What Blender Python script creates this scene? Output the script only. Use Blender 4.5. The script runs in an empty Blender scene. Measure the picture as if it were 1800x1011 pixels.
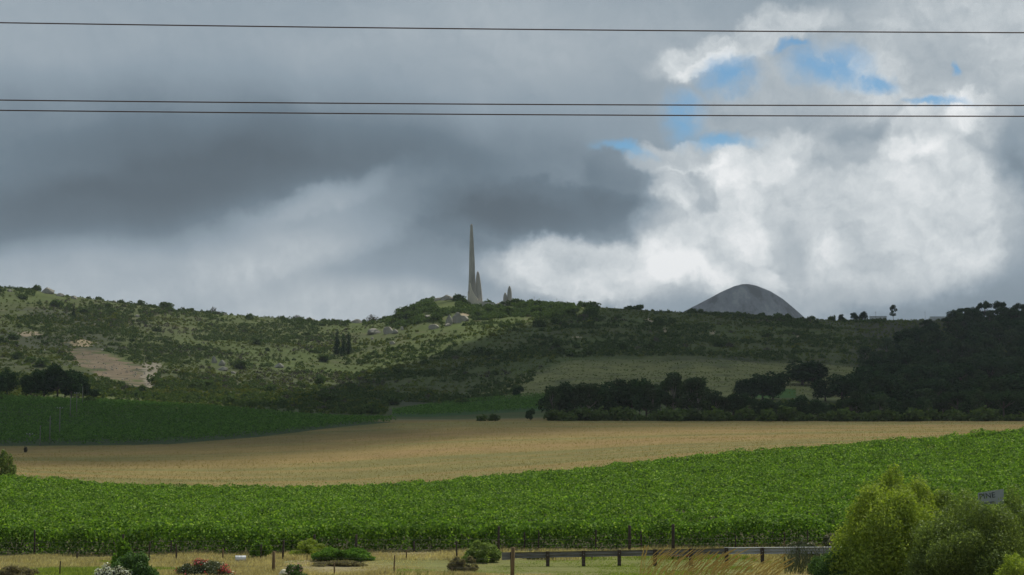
import bpy, math, random
import numpy as np
from mathutils import Vector

# ------------------------------------------------------------------ camera, sky, sun, exposure
F = 3359.0                      # focal length in pixels of the 1800 wide photograph
HC = 5.66                       # eye height
HOR = 800.0                     # image row of eye level
PITCH = math.atan((HOR - 505.5) / F)
scene = bpy.context.scene
cam = bpy.data.cameras.new("camera")
cam.angle = 2 * math.atan(900 / F)
cam.clip_start = 0.5
cam.clip_end = 20000
camo = bpy.data.objects.new("camera", cam)
scene.collection.objects.link(camo)
camo.location = (0, 0, HC)
camo.rotation_euler = (math.pi / 2 + PITCH, 0, 0)
scene.camera = camo

SUN_EL, SUN_AZ = math.radians(57), math.radians(38)     # azimuth from +Y (view direction) towards +X
S = np.array([math.sin(SUN_AZ) * math.cos(SUN_EL), math.cos(SUN_AZ) * math.cos(SUN_EL), math.sin(SUN_EL)])
sun = bpy.data.lights.new("sun", 'SUN')
sun.energy = 3.6
sun.angle = math.radians(0.6)
sun.color = (1.0, 0.95, 0.87)
suno = bpy.data.objects.new("sun", sun)
scene.collection.objects.link(suno)
suno.rotation_euler = Vector(S).to_track_quat('Z', 'Y').to_euler()

scene.view_settings.view_transform = 'Standard'
scene.view_settings.look = 'None'
scene.view_settings.exposure = 0.0
scene.view_settings.gamma = 1.0
scene.cycles.use_denoising = True
scene.cycles.max_bounces = 6
scene.cycles.diffuse_bounces = 3
scene.cycles.transmission_bounces = 4
scene.cycles.volume_bounces = 0
scene.cycles.transparent_max_bounces = 12


def px_dir(px, py):
    d = Vector(((px - 900) / F, 1.0, 0))
    c, s = math.cos(PITCH), math.sin(PITCH)
    zc = (505.5 - py) / F
    return Vector((d.x, c - s * zc, s + c * zc)).normalized()


def px_uv(px, py):
    d = px_dir(px, py)
    return math.atan2(d.x, d.y) * 3.359, math.asin(d.z) * 3.359


class NT:
    """small wrapper for building node trees"""
    def __init__(self, tree):
        self.t = tree

    def n(self, typ, **kw):
        nd = self.t.nodes.new(typ)
        for k, v in kw.items():
            setattr(nd, k, v)
        return nd

    def put(self, sock, v):
        if isinstance(v, bpy.types.NodeSocket):
            self.t.links.new(v, sock)
        else:
            sock.default_value = v

    def math(self, op, a, b=0.0, c=None, clamp=False):
        nd = self.n('ShaderNodeMath', operation=op, use_clamp=clamp)
        self.put(nd.inputs[0], a)
        self.put(nd.inputs[1], b)
        if c is not None:
            self.put(nd.inputs[2], c)
        return nd.outputs[0]

    def vmath(self, op, a, b=(0, 0, 0), scale=None):
        nd = self.n('ShaderNodeVectorMath', operation=op)
        self.put(nd.inputs[0], a)
        self.put(nd.inputs[1], b)
        if scale is not None:
            self.put(nd.inputs[3], scale)
        return nd.outputs[0]

    def noise(self, vec, scale, detail=3.0, rough=0.5, out=0, dist=0.0):
        nd = self.n('ShaderNodeTexNoise')
        self.put(nd.inputs['Vector'], vec)
        nd.inputs['Scale'].default_value = scale
        nd.inputs['Detail'].default_value = detail
        nd.inputs['Roughness'].default_value = rough
        nd.inputs['Distortion'].default_value = dist
        return nd.outputs[out]

    def mrange(self, v, a, b, c=0.0, d=1.0, smooth=True):
        nd = self.n('ShaderNodeMapRange')
        if smooth:
            nd.interpolation_type = 'SMOOTHSTEP'
        self.put(nd.inputs[0], v)
        for i, q in enumerate((a, b, c, d)):
            nd.inputs[1 + i].default_value = q
        return nd.outputs[0]

    def mix(self, fac, a, b, blend='MIX'):
        nd = self.n('ShaderNodeMix', data_type='RGBA', blend_type=blend)
        self.put(nd.inputs[0], fac)
        self.put(nd.inputs[6], a)
        self.put(nd.inputs[7], b)
        return nd.outputs[2]

    def ramp(self, fac, stops, interp='LINEAR'):
        nd = self.n('ShaderNodeValToRGB')
        cr = nd.color_ramp
        cr.interpolation = interp
        while len(cr.elements) < len(stops):
            cr.elements.new(0.5)
        for e, (p, c) in zip(cr.elements, stops):
            e.position = p
            e.color = (*c, 1) if len(c) == 3 else c
        self.put(nd.inputs[0], fac)
        return nd.outputs[0]


def lin(r, g, b):
    return tuple(((c / 255) / 12.92) if c / 255 <= 0.04045 else (((c / 255) + 0.055) / 1.055) ** 2.4 for c in (r, g, b))


world = bpy.data.worlds.new("World")
scene.world = world
world.use_nodes = True
wt = world.node_tree
wt.nodes.clear()
w = NT(wt)
tc = w.n('ShaderNodeTexCoord').outputs['Generated']
sep = w.n('ShaderNodeSeparateXYZ')
w.put(sep.inputs[0], tc)
az = w.math('MULTIPLY', w.math('ARCTAN2', sep.outputs[0], sep.outputs[1]), 3.359)
el = w.math('MULTIPLY', w.math('ARCSINE', sep.outputs[2]), 3.359)
comb = w.n('ShaderNodeCombineXYZ')
w.put(comb.inputs[0], az)
w.put(comb.inputs[1], el)
UV = comb.outputs[0]
n1 = w.vmath('SUBTRACT', w.noise(UV, 4.0, 5, 0.55, out=1), (0.5, 0.5, 0.5))
n2 = w.vmath('SUBTRACT', w.noise(UV, 15.0, 5, 0.6, out=1), (0.5, 0.5, 0.5))
n3 = w.vmath('SUBTRACT', w.noise(UV, 3.0, 2, 0.5, out=1), (0.5, 0.5, 0.5))
UVs = w.vmath('ADD', UV, w.vmath('SCALE', n3, scale=0.16))                   # softly warped
n4 = w.vmath('SUBTRACT', w.noise(UV, 42.0, 4, 0.6, out=1), (0.5, 0.5, 0.5))
UVh = w.vmath('ADD', w.vmath('SCALE', n4, scale=0.022), w.vmath('ADD', w.vmath('ADD', UV, w.vmath('SCALE', n1, scale=0.13)), w.vmath('SCALE', n2, scale=0.055)))   # billowy


def blob(vec, px, py, rx, ry, rot, lo, hi, amp):
    u, v = px_uv(px, py)
    mp = w.n('ShaderNodeMapping', vector_type='TEXTURE')
    w.put(mp.inputs[0], vec)
    mp.inputs['Location'].default_value = (u, v, 0)
    mp.inputs['Rotation'].default_value = (0, 0, math.radians(rot))
    mp.inputs['Scale'].default_value = (rx / 1000, ry / 1000, 1)
    g = w.n('ShaderNodeTexGradient', gradient_type='SPHERICAL')
    w.put(g.inputs[0], mp.outputs[0])
    return w.mrange(g.outputs['Fac'], lo, hi, 0.0, amp)


# (warp, px, py, rx, ry, rot, lo, hi, amount)
CL = [
    (UVs, 250, 310, 900, 240, 6, 0, .8, -.15), (UVh, 260, 345, 420, 105, 12, .05, .6, -.05), (UVs, 480, 265, 480, 110, 8, 0, .8, -.07), (UVs, 120, 380, 420, 60, 4, 0, .6, -.05), (UVs, 60, 150, 300, 80, 0, 0, .8, -.03), (UVs, 300, 320, 520, 110, 8, 0, .8, -.04),
    (UVs, 100, 495, 620, 75, 5, 0, .6, .10), (UVs, 640, 548, 420, 60, 0, 0, .8, .12),
    (UVh, 560, 400, 300, 95, 24, .0, .5, .08), (UVh, 590, 340, 170, 40, 24, .0, .6, .05), (UVs, 800, 400, 250, 110, 0, 0, .8, -.08), (UVs, 740, 470, 200, 60, 0, 0, .8, -.04),
    (UVs, 1000, 80, 900, 170, 0, 0, .9, .06), (UVs, 60, 60, 420, 160, 0, 0, .8, .02),
    (UVh, 1470, 400, 420, 190, 0, .08, .30, .19), (UVh, 1230, 400, 160, 150, 0, .05, .35, .08), (UVh, 1660, 360, 160, 190, 0, .05, .35, .06),
    (UVh, 1030, 475, 260, 85, 0, .1, .5, .20), (UVh, 930, 450, 80, 55, 0, .1, .6, .07), (UVh, 1180, 500, 300, 60, 0, .1, .6, .10),
    (UVs, 900, 320, 420, 130, -3, .0, .7, -.10), (UVh, 990, 370, 250, 60, -5, .02, .45, -.09), (UVh, 880, 390, 200, 55, 4, .02, .5, -.06), (UVh, 1080, 320, 90, 90, 0, .0, .5, -.05), (UVs, 1060, 180, 230, 120, 0, 0, .8, -.03),
    (UVh, 1205, 268, 130, 34, 3, .05, .35, .14), (UVh, 1340, 268, 150, 55, 18, .05, .45, .12), (UVh, 1180, 330, 50, 60, 0, .1, .5, .10),
    (UVh, 1225, 335, 60, 50, -15, .1, .5, -.12), (UVh, 1640, 235, 130, 60, 20, .05, .4, .14), (UVh, 1720, 210, 60, 60, 0, .05, .4, .10),
    (UVh, 1500, 262, 150, 55, 0, .1, .6, -.09), (UVh, 1785, 350, 60, 130, 0, .05, .7, -.11),
    (UVh, 1300, 72, 220, 45, 14, .05, .5, .15), (UVh, 1240, 100, 80, 18, 25, .05, .5, .10), (UVs, 1700, 60, 330, 190, 0, 0, .6, .14), (UVh, 1640, 100, 120, 100, 0, .1, .7, -.05),
    (UVh, 1400, 175, 280, 110, 0, .05, .5, .08), (UVs, 1650, 540, 480, 70, 0, 0, .7, -.10),
    (UVh, 1400, 440, 60, 80, 0, .1, .7, -.07), (UVh, 1460, 448, 60, 35, 0, .1, .7, .08), (UVh, 1310, 500, 60, 60, 0, .1, .6, -.10), (UVh, 1350, 490, 50, 30, 0, .1, .6, .08),
    (UVh, 1330, 400, 100, 80, 0, .1, .7, .05), (UVh, 1560, 350, 120, 80, 0, .1, .7, .05), (UVh, 1255, 450, 60, 50, 0, .1, .7, -.06),
]
V = 0.60
for c in CL:
    V = w.math('ADD', V, blob(*c))
fa = w.noise(UVh, 9.0, 7, 0.62)
fb = w.noise(w.vmath('ADD', UVh, (0.012, 0.016, 0)), 9.0, 7, 0.62)
relief = w.math('SUBTRACT', fa, fb)                      # billows lit from the upper right
fine = w.math('SUBTRACT', w.noise(UV, 6.0, 6, 0.6), 0.5)
broad = w.math('SUBTRACT', w.noise(UV, 2.2, 3, 0.5), 0.5)
hard = w.mrange(V, 0.62, 0.82, 0.03, 0.14)
V = w.math('ADD', V, w.math('MULTIPLY', relief, w.mrange(V, 0.60, 0.8, 0.07, 0.45)))
V = w.math('ADD', V, w.math('MULTIPLY', fine, hard))
V = w.math('ADD', V, w.math('MULTIPLY', broad, 0.09))
ccol = w.ramp(V, [(0.30, lin(80, 94, 105)), (0.44, lin(102, 119, 132)), (0.58, lin(141, 156, 168)), (0.74, lin(184, 193, 199)),
                  (0.87, lin(216, 222, 225)), (1.0, lin(246, 248, 249))])
BL = [(1285, 120, 80, 55, 0), (1455, 118, 120, 62, -12), (1530, 150, 80, 36, -20), (1212, 195, 62, 80, 0), (1095, 256, 95, 22, -12), (1275, 240, 90, 26, 0),
      (1650, 192, 100, 16, 0), (1685, 125, 12, 30, 0), (1400, 85, 60, 18, 0)]
B = 0.0
for (px, py, rx, ry, rot) in BL:
    B = w.math('MAXIMUM', B, blob(UVh, px, py, rx * .9, ry * .88, rot, 0.0, 0.9, .88))
B = w.math('MULTIPLY', B, w.mrange(w.noise(UVh, 11.0, 6, 0.65), 0.30, 0.52, 0.5, 1.0))
sky = w.n('ShaderNodeTexSky', sky_type='NISHITA')
sky.sun_disc = False
sky.sun_elevation = SUN_EL
sky.sun_rotation = SUN_AZ
sky.air_density = 1.0
sky.dust_density = 0.1
sky.ozone_density = 3.0
skyc = w.vmath('MULTIPLY', sky.outputs[0], (0.72, 1.08, 1.2))
bg1 = w.n('ShaderNodeBackground')
w.put(bg1.inputs[0], skyc)
bg1.inputs[1].default_value = 0.07
bg2 = w.n('ShaderNodeBackground')
w.put(bg2.inputs[0], ccol)
bg2.inputs[1].default_value = 1.0
mx = w.n('ShaderNodeMixShader')
w.put(mx.inputs[0], B)
wt.links.new(bg2.outputs[0], mx.inputs[1])
wt.links.new(bg1.outputs[0], mx.inputs[2])
out = w.n('ShaderNodeOutputWorld')
wt.links.new(mx.outputs[0], out.inputs[0])
world.cycles.sampling_method = 'MANUAL'
world.cycles.sample_map_resolution = 512

# ------------------------------------------------------------------ helpers
rng = np.random.default_rng(7)
random.seed(7)
COL = scene.collection


def tag(o, label=None, cat=None, group=None, kind=None):
    if label: o['label'] = label
    if cat: o['category'] = cat
    if group: o['group'] = group
    if kind: o['kind'] = kind
    return o


def empty(name, loc, rz=0.0, sc=1.0):
    o = bpy.data.objects.new(name, None)
    COL.objects.link(o)
    o.location = loc
    o.rotation_euler = (0, 0, rz)
    o.scale = (sc, sc, sc) if not hasattr(sc, '__len__') else sc
    o.empty_display_size = 0.5
    return o


def link(name, me, parent=None, loc=(0, 0, 0)):
    o = bpy.data.objects.new(name, me)
    COL.objects.link(o)
    o.location = loc
    if parent: o.parent = parent
    return o


def npmesh(name, V, Fc, mat=None, smooth=False, cols=None, attrs=None):
    """V (N,3); Fc (M,k) faces all of k corners"""
    me = bpy.data.meshes.new(name)
    V = np.ascontiguousarray(V, dtype=np.float32)
    Fc = np.ascontiguousarray(Fc, dtype=np.int32)
    m, k = Fc.shape
    me.vertices.add(len(V))
    me.vertices.foreach_set('co', V.ravel())
    me.loops.add(m * k)
    me.loops.foreach_set('vertex_index', Fc.ravel())
    me.polygons.add(m)
    me.polygons.foreach_set('loop_start', np.arange(0, m * k, k, dtype=np.int32))
    me.polygons.foreach_set('loop_total', np.full(m, k, dtype=np.int32))
    if smooth:
        me.polygons.foreach_set('use_smooth', np.ones(m, dtype=bool))
    if cols is not None:
        a = me.color_attributes.new('Col', 'FLOAT_COLOR', 'POINT')
        c4 = np.ones((len(V), 4), dtype=np.float32)
        c4[:, :3] = cols
        a.data.foreach_set('color', c4.ravel())
    for nm, arr in (attrs or {}).items():
        a = me.attributes.new(nm, 'FLOAT', 'POINT')
        a.data.foreach_set('value', np.ascontiguousarray(arr, dtype=np.float32))
    me.update(calc_edges=True)
    if mat: me.materials.append(mat)
    return me


class MB:
    """collects simple solids with mixed faces into one mesh"""
    def __init__(self):
        self.v, self.f = [], []

    def add(self, vs, fs):
        b = len(self.v)
        self.v += [tuple(map(float, p)) for p in vs]
        self.f += [tuple(b + i for i in f) for f in fs]

    def box(self, c, s, rot=0.0, tilt=0.0):
        cx, cy, cz = c
        hx, hy, hz = s[0] / 2, s[1] / 2, s[2] / 2
        vs = []
        ca, sa, ct, st = math.cos(rot), math.sin(rot), math.cos(tilt), math.sin(tilt)
        for x in (-hx, hx):
            for y in (-hy, hy):
                for z in (-hz, hz):
                    X, Z = x * ct - z * st, x * st + z * ct
                    vs.append((cx + X * ca - y * sa, cy + X * sa + y * ca, cz + Z))
        self.add(vs, [(0, 1, 3, 2), (4, 6, 7, 5), (0, 4, 5, 1), (2, 3, 7, 6), (0, 2, 6, 4), (1, 5, 7, 3)])

    def tube(self, pts, rad, n=6):
        pts = [Vector(p) for p in pts]
        rad = rad if hasattr(rad, '__len__') else [rad] * len(pts)
        rings, fs = [], []
        for i, p in enumerate(pts):
            d = (pts[min(i + 1, len(pts) - 1)] - pts[max(i - 1, 0)]).normalized()
            a = d.cross(Vector((0.31, 0.95, 0.05)) if abs(d.z) > 0.9 else Vector((0, 0, 1))).normalized()
            b = d.cross(a)
            for k in range(n):
                t = 2 * math.pi * k / n
                rings.append(p + (a * math.cos(t) + b * math.sin(t)) * rad[i])
        for i in range(len(pts) - 1):
            for k in range(n):
                fs.append((i * n + k, i * n + (k + 1) % n, (i + 1) * n + (k + 1) % n, (i + 1) * n + k))
        fs.append(tuple(range(n))[::-1])
        fs.append(tuple(range((len(pts) - 1) * n, len(pts) * n)))
        self.add(rings, fs)

    def loft(self, rings, cap=True):
        n = len(rings[0])
        vs = [p for r in rings for p in r]
        fs = []
        for i in range(len(rings) - 1):
            for k in range(n):
                fs.append((i * n + k, i * n + (k + 1) % n, (i + 1) * n + (k + 1) % n, (i + 1) * n + k))
        if cap:
            fs.append(tuple(range(n))[::-1])
            fs.append(tuple(range((len(rings) - 1) * n, len(rings) * n)))
        self.add(vs, fs)

    def mesh(self, name, mat, smooth=False):
        me = bpy.data.meshes.new(name)
        me.from_pydata(self.v, [], self.f)
        if smooth:
            me.polygons.foreach_set('use_smooth', [True] * len(me.polygons))
        me.materials.append(mat)
        me.update()
        return me

    def build(self, name, mat, parent=None, smooth=False, loc=(0, 0, 0)):
        return link(name, self.mesh(name, mat, smooth), parent, loc)


def hash2(ix, iy, seed):
    h = (ix.astype(np.int64) * 374761393 + iy.astype(np.int64) * 668265263 + seed * 1442695041) & 0xffffffff
    h = ((h ^ (h >> 13)) * 1274126177) & 0xffffffff
    return ((h ^ (h >> 16)) & 0xffff) / 65535.0


def vnoise(x, y, seed=0):
    x = np.asarray(x, float); y = np.asarray(y, float)
    ix, iy = np.floor(x), np.floor(y)
    fx, fy = x - ix, y - iy
    fx, fy = fx * fx * (3 - 2 * fx), fy * fy * (3 - 2 * fy)
    a, b = hash2(ix, iy, seed), hash2(ix + 1, iy, seed)
    c, d = hash2(ix, iy + 1, seed), hash2(ix + 1, iy + 1, seed)
    return (a * (1 - fx) + b * fx) * (1 - fy) + (c * (1 - fx) + d * fx) * fy


def fbm(x, y, sc, octv=4, seed=0, rough=0.5):
    t, a, s = 0.0, 1.0, 0.0
    for o in range(octv):
        t = t + a * (vnoise(x / sc + 17.3 * o, y / sc - 9.1 * o, seed + o) - 0.5)
        s += a
        a *= rough
        sc /= 2.03
    return t / s * 2          # about -1..1


# ------------------------------------------------------------------ terrain heights, from image rows at known depths
CPX = [0, 200, 400, 600, 800, 1000, 1200, 1400, 1600, 1800]
ROWS = [
    (105, CPX, [993, 992, 991, 991, 992, 993, 992, 989, 986, 984]),
    (112, CPX, [978, 977, 974, 970, 969, 967, 965, 963, 961, 960]),
    (170, CPX, [905, 910, 912, 910, 902, 890, 876, 865, 856, 848]),
    (230, CPX, [859, 876, 881, 880, 865, 848, 826, 811, 797, 784]),
    (300, CPX, [826, 832, 834, 830, 816, 805, 790, 782, 775, 768]),
    (400, CPX, [795, 792, 786, 779, 769, 765, 761, 759, 757, 755]),
    (500, CPX, [757, 757, 754, 747, 742, 741, 742, 742, 742, 741]),
    (600, CPX, [718, 720, 727, 735, 736, 730, 724, 727, 731, 733]),
    (750, CPX, [694, 698, 706, 716, 718, 702, 690, 692, 705, 710]),
    (900, CPX, [662, 668, 680, 692, 690, 664, 655, 658, 672, 680]),
    (1100, CPX, [604, 618, 637, 650, 632, 612, 610, 618, 628, 630]),
    (1250, [0, 200, 400, 600, 700, 800, 900, 1000, 1200, 1400, 1600, 1800], [552, 572, 592, 602, 590, 574, 566, 565, 575, 585, 592, 590]),
    (1400, [0, 50, 100, 200, 330, 400, 560, 650, 690, 715, 740, 765, 800, 818, 830, 870, 900, 1000, 1100, 1200, 1300, 1400, 1500, 1600, 1700, 1800],
     [503, 506, 514, 528, 544, 551, 563, 565, 557, 544, 529, 520, 518, 526, 534, 535, 530, 535, 541, 547, 551, 560, 562, 561, 562, 560]),
]
TPX = np.arange(-1500, 3301, 10.0)
TY = np.concatenate([np.arange(-60, 112, 3.0), np.arange(112, 520, 8.0), np.arange(520, 1560, 15.0), np.array([1560, 1620, 1700, 1800, 2000, 2300, 2600, 9000.])])
yk, zk = [-60., 20., 75., 90.], [np.full(len(TPX), v) for v in (4.0, 4.0, -0.25, -0.35)]
for (Y, cx, py) in ROWS:
    yk.append(float(Y))
    zk.append(HC + (HOR - np.interp(TPX, cx, py)) / F * Y)
ridge = zk[-1]
for (Y, z) in ((1480, ridge - 4), (1700, ridge * .6), (2000, ridge * .25), (2600, ridge * 0 - 19), (9000, ridge * 0 - 19)):
    yk.append(float(Y)); zk.append(z)
zk = np.array(zk)
TZ = np.empty((len(TY), len(TPX)))
for j in range(len(TPX)):
    TZ[:, j] = np.interp(TY, yk, zk[:, j])


def sm(a, k, axis):
    ker = np.hanning(k + 2)[1:-1]; ker /= ker.sum()
    pad = [(0, 0), (0, 0)]; pad[axis] = (k // 2, k // 2)
    p = np.pad(a, pad, mode='edge')
    return np.apply_along_axis(lambda r: np.convolve(r, ker, 'valid'), axis, p)


TZ = sm(TZ, 5, 1)
# smooth along depth only a little
TZs = TZ.copy()
TZs[1:-1] = 0.25 * TZ[:-2] + 0.5 * TZ[1:-1] + 0.25 * TZ[2:]
i112 = np.searchsorted(TY, 90)
TZ[:i112] = TZs[:i112]; TZ[i112 + 6:] = TZs[i112 + 6:]


def H(x, y):
    x = np.asarray(x, float); y = np.asarray(y, float)
    px = 900 + F * x / np.maximum(y, 25.0)
    px = np.clip(px, TPX[0], TPX[-1] - 1e-3)
    yy = np.clip(y, TY[0], TY[-1] - 1e-3)
    j = ((px - TPX[0]) / 10.0).astype(int)
    fj = (px - TPX[0]) / 10.0 - j
    i = np.searchsorted(TY, yy, side='right') - 1
    fi = (yy - TY[i]) / (TY[i + 1] - TY[i])
    z = (TZ[i, j] * (1 - fj) + TZ[i, j + 1] * fj) * (1 - fi) + (TZ[i + 1, j] * (1 - fj) + TZ[i + 1, j + 1] * fj) * fi
    hill = np.clip((yy - 620) / 300, 0, 1) * np.clip((1560 - yy) / 150, 0, 1) * (1 - .75 * np.clip((yy - 1290) / 80, 0, 1))
    z = z + hill * (fbm(x, y, 90, 4, 3) * 3.2 + fbm(x, y, 16, 2, 9) * 0.5)
    z = z + np.clip((yy - 80) / 30, 0, 1) * np.clip((600 - yy) / 60, 0, 1) * fbm(x, y, 14, 3, 5) * 0.10
    return z


def h1(x, y):
    return float(H(np.array([x]), np.array([y]))[0])


def XY(px, Y):
    return (px - 900) / F * Y, Y


def proj(x, y, z):
    return 900 + F * x / y, HOR - F * (z - HC) / y


def at(px, Y, dz=0.0):
    x = (px - 900) / F * Y
    return (x, Y, h1(x, Y) + dz)


def zrow(py, Y):
    """height of image row py at depth Y"""
    return HC + (HOR - py) / F * Y


# ------------------------------------------------------------------ materials
def newmat(name):
    m = bpy.data.materials.new(name)
    m.use_nodes = True
    m.node_tree.nodes.clear()
    return m, NT(m.node_tree)


def finish(n, sh):
    o = n.n('ShaderNodeOutputMaterial')
    n.t.links.new(sh, o.inputs[0])


def foliage(name, c1, c2, trans=0.3, gloss=0.08, rough=0.45, c3=None, hue=0.12, nscale=0.35, namp=0.7):
    m, n = newmat(name)
    geo = n.n('ShaderNodeNewGeometry').outputs['Random Per Island']
    obj = n.n('ShaderNodeObjectInfo').outputs['Random']
    st = [(0.0, c1), (1.0, c2)] if c3 is None else [(0.0, c1), (0.8, c2), (1.0, c3)]
    col = n.ramp(geo, st)
    pos = n.n('ShaderNodeNewGeometry').outputs['Position']
    nz = n.noise(pos, nscale, 3, 0.55)
    k = n.math('ADD', n.math('MULTIPLY', n.math('SUBTRACT', nz, 0.5), namp), n.math('ADD', n.math('MULTIPLY', obj, hue * 3), 0.97 - hue))
    col = n.vmath('SCALE', col, scale=k)
    d = n.n('ShaderNodeBsdfDiffuse'); n.put(d.inputs[0], col)
    t = n.n('ShaderNodeBsdfTranslucent'); n.put(t.inputs[0], n.vmath('MULTIPLY', col, (1.15, 1.25, 0.6)))
    g = n.n('ShaderNodeBsdfGlossy'); n.put(g.inputs[0], (0.8, 0.85, 0.8, 1)); g.inputs['Roughness'].default_value = rough
    m1 = n.n('ShaderNodeMixShader'); m1.inputs[0].default_value = trans
    n.t.links.new(d.outputs[0], m1.inputs[1]); n.t.links.new(t.outputs[0], m1.inputs[2])
    m2 = n.n('ShaderNodeMixShader'); m2.inputs[0].default_value = gloss
    n.t.links.new(m1.outputs[0], m2.inputs[1]); n.t.links.new(g.outputs[0], m2.inputs[2])
    finish(n, m2.outputs[0])
    return m


def solid(name, c1, c2, scale=3.0, rough=0.8, metal=0.0, detail=5, bump=0.0, coord='Object', stretch=(1, 1, 1), spec=0.3):
    m, n = newmat(name)
    v = n.n('ShaderNodeTexCoord').outputs[coord]
    v = n.vmath('MULTIPLY', v, stretch)
    nz = n.noise(v, scale, detail, 0.6)
    col = n.ramp(nz, [(0.32, c1), (0.68, c2)])
    p = n.n('ShaderNodeBsdfPrincipled')
    n.put(p.inputs['Base Color'], col)
    p.inputs['Roughness'].default_value = rough
    p.inputs['Metallic'].default_value = metal
    p.inputs['Specular IOR Level'].default_value = spec
    if bump:
        b = n.n('ShaderNodeBump'); b.inputs['Strength'].default_value = bump
        n.put(b.inputs['Height'], nz)
        n.t.links.new(b.outputs[0], p.inputs['Normal'])
    finish(n, p.outputs[0])
    return m


M = {}
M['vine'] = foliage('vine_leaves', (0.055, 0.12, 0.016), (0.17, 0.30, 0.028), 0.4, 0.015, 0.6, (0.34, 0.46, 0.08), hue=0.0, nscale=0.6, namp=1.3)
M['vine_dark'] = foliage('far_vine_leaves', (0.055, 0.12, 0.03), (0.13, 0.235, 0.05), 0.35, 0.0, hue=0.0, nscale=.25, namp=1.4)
M['gum'] = foliage('gum_leaves', (0.03, 0.052, 0.024), (0.072, 0.105, 0.045), 0.2, 0.0, hue=0.25)
M['pine'] = foliage('pine_needles', (0.022, 0.045, 0.02), (0.048, 0.085, 0.032), 0.2, 0.0)
M['bush'] = foliage('bush_leaves', (0.055, 0.088, 0.03), (0.095, 0.135, 0.04), 0.3, 0.0)
M['bush_near'] = foliage('near_bush_leaves', (0.045, 0.09, 0.025), (0.11, 0.19, 0.045), 0.35, 0.02, 0.6)
M['bush_grey'] = foliage('dry_twigs', (0.075, 0.068, 0.052), (0.12, 0.11, 0.085), 0.15, 0.0)
M['bush_yellow'] = foliage('yellow_green_leaves', (0.085, 0.11, 0.02), (0.17, 0.185, 0.03), 0.25, 0.0)
M['scrub'] = foliage('scrub_leaves', (0.07, 0.10, 0.024), (0.125, 0.155, 0.035), 0.28, 0.0, c3=(0.15, 0.155, 0.05), nscale=.03, namp=1.3)
M['willow'] = foliage('light_bush_leaves', (0.13, 0.18, 0.024), (0.26, 0.32, 0.04), 0.45, 0.02, 0.6, c3=(0.38, 0.42, 0.08))
M['olive'] = foliage('olive_bush_leaves', (0.085, 0.125, 0.028), (0.19, 0.25, 0.055), 0.42, 0.02, 0.5, c3=(0.36, 0.43, 0.14))
M['reed'] = foliage('reed_leaves', (0.05, 0.065, 0.02), (0.10, 0.12, 0.04), 0.25, 0.06, c3=(0.2, 0.19, 0.12))
M['grass'] = foliage('dry_grass', (0.36, 0.285, 0.16), (0.56, 0.46, 0.28), 0.45, 0.0, c3=(0.66, 0.58, 0.42), hue=0.0, nscale=.25, namp=1.0)
M['grass_green'] = foliage('green_grass', (0.17, 0.24, 0.045), (0.32, 0.36, 0.09), 0.45, 0.0, hue=0.0)
M['straw'] = foliage('golden_straw', (0.46, 0.33, 0.12), (0.64, 0.48, 0.2), 0.4, 0.0, hue=0.0)
M['brown'] = foliage('brown_scrub', (0.15, 0.13, 0.075), (0.28, 0.24, 0.15), 0.4, 0.0, hue=0.0)
M['lush'] = foliage('lush_grass', (0.07, 0.15, 0.03), (0.16, 0.27, 0.05), 0.35, 0.0, hue=0.0)
M['plume'] = foliage('seed_plumes', (0.34, 0.28, 0.20), (0.48, 0.42, 0.32), 0.3, 0.02, hue=0.0)
M['petal_red'] = foliage('red_pink_petals', (0.45, 0.04, 0.06), (0.62, 0.13, 0.14), 0.3, 0.0, c3=(0.7, 0.3, 0.3), hue=0.0)
M['petal_pink'] = foliage('pale_pink_petals', (0.48, 0.22, 0.30), (0.62, 0.36, 0.46), 0.3, 0.03, hue=0.0)
M['petal_white'] = foliage('white_petals', (0.55, 0.56, 0.45), (0.78, 0.78, 0.66), 0.3, 0.03, hue=0.0)
M['bark'] = solid('bark', (0.06, 0.045, 0.035), (0.13, 0.105, 0.085), 4, 0.9, stretch=(1, 1, 0.25), bump=0.4)
M['bark_pale'] = solid('pale_bark', (0.14, 0.12, 0.10), (0.28, 0.25, 0.21), 3, 0.85, stretch=(1, 1, 0.25))
M['granite'] = solid('granite_boulder', (0.24, 0.215, 0.175), (0.42, 0.385, 0.31), 0.35, 0.9, bump=0.5)
M['granite_grey'] = solid('grey_granite_boulder', (0.16, 0.15, 0.12), (0.32, 0.30, 0.24), 0.4, 0.9, bump=0.5)
M['concrete'] = solid('monument_concrete', (0.30, 0.275, 0.235), (0.52, 0.48, 0.41), 0.22, 0.85, stretch=(1, 1, 0.3), bump=0.15)
M['concrete_pale'] = solid('pale_concrete', (0.55, 0.49, 0.39), (0.66, 0.59, 0.47), 0.3, 0.85, stretch=(1, 1, 0.3))
M['wood_dark'] = solid('creosoted_wood', (0.035, 0.026, 0.02), (0.085, 0.062, 0.046), 12, 0.85, stretch=(1, 1, 0.1), bump=0.3)
M['wood'] = solid('weathered_wood', (0.11, 0.075, 0.035), (0.23, 0.16, 0.08), 12, 0.85, stretch=(1, 1, 0.1), bump=0.3)
M['wood_pale'] = solid('pale_pole_wood', (0.13, 0.125, 0.105), (0.2, 0.19, 0.165), 5, 0.8, stretch=(1, 1, 0.1))
M['steel_rust'] = solid('rusty_guardrail_steel', (0.14, 0.13, 0.12), (0.27, 0.255, 0.235), 5, 0.6, 0.2, stretch=(0.4, 1, 3))
M['steel'] = solid('galvanised_steel', (0.36, 0.35, 0.37), (0.48, 0.47, 0.49), 5, 0.5, 0.1, stretch=(0.4, 1, 3))
M['wire'] = solid('power_wire', (0.07, 0.05, 0.05), (0.10, 0.075, 0.075), 5, 0.6)
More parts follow.
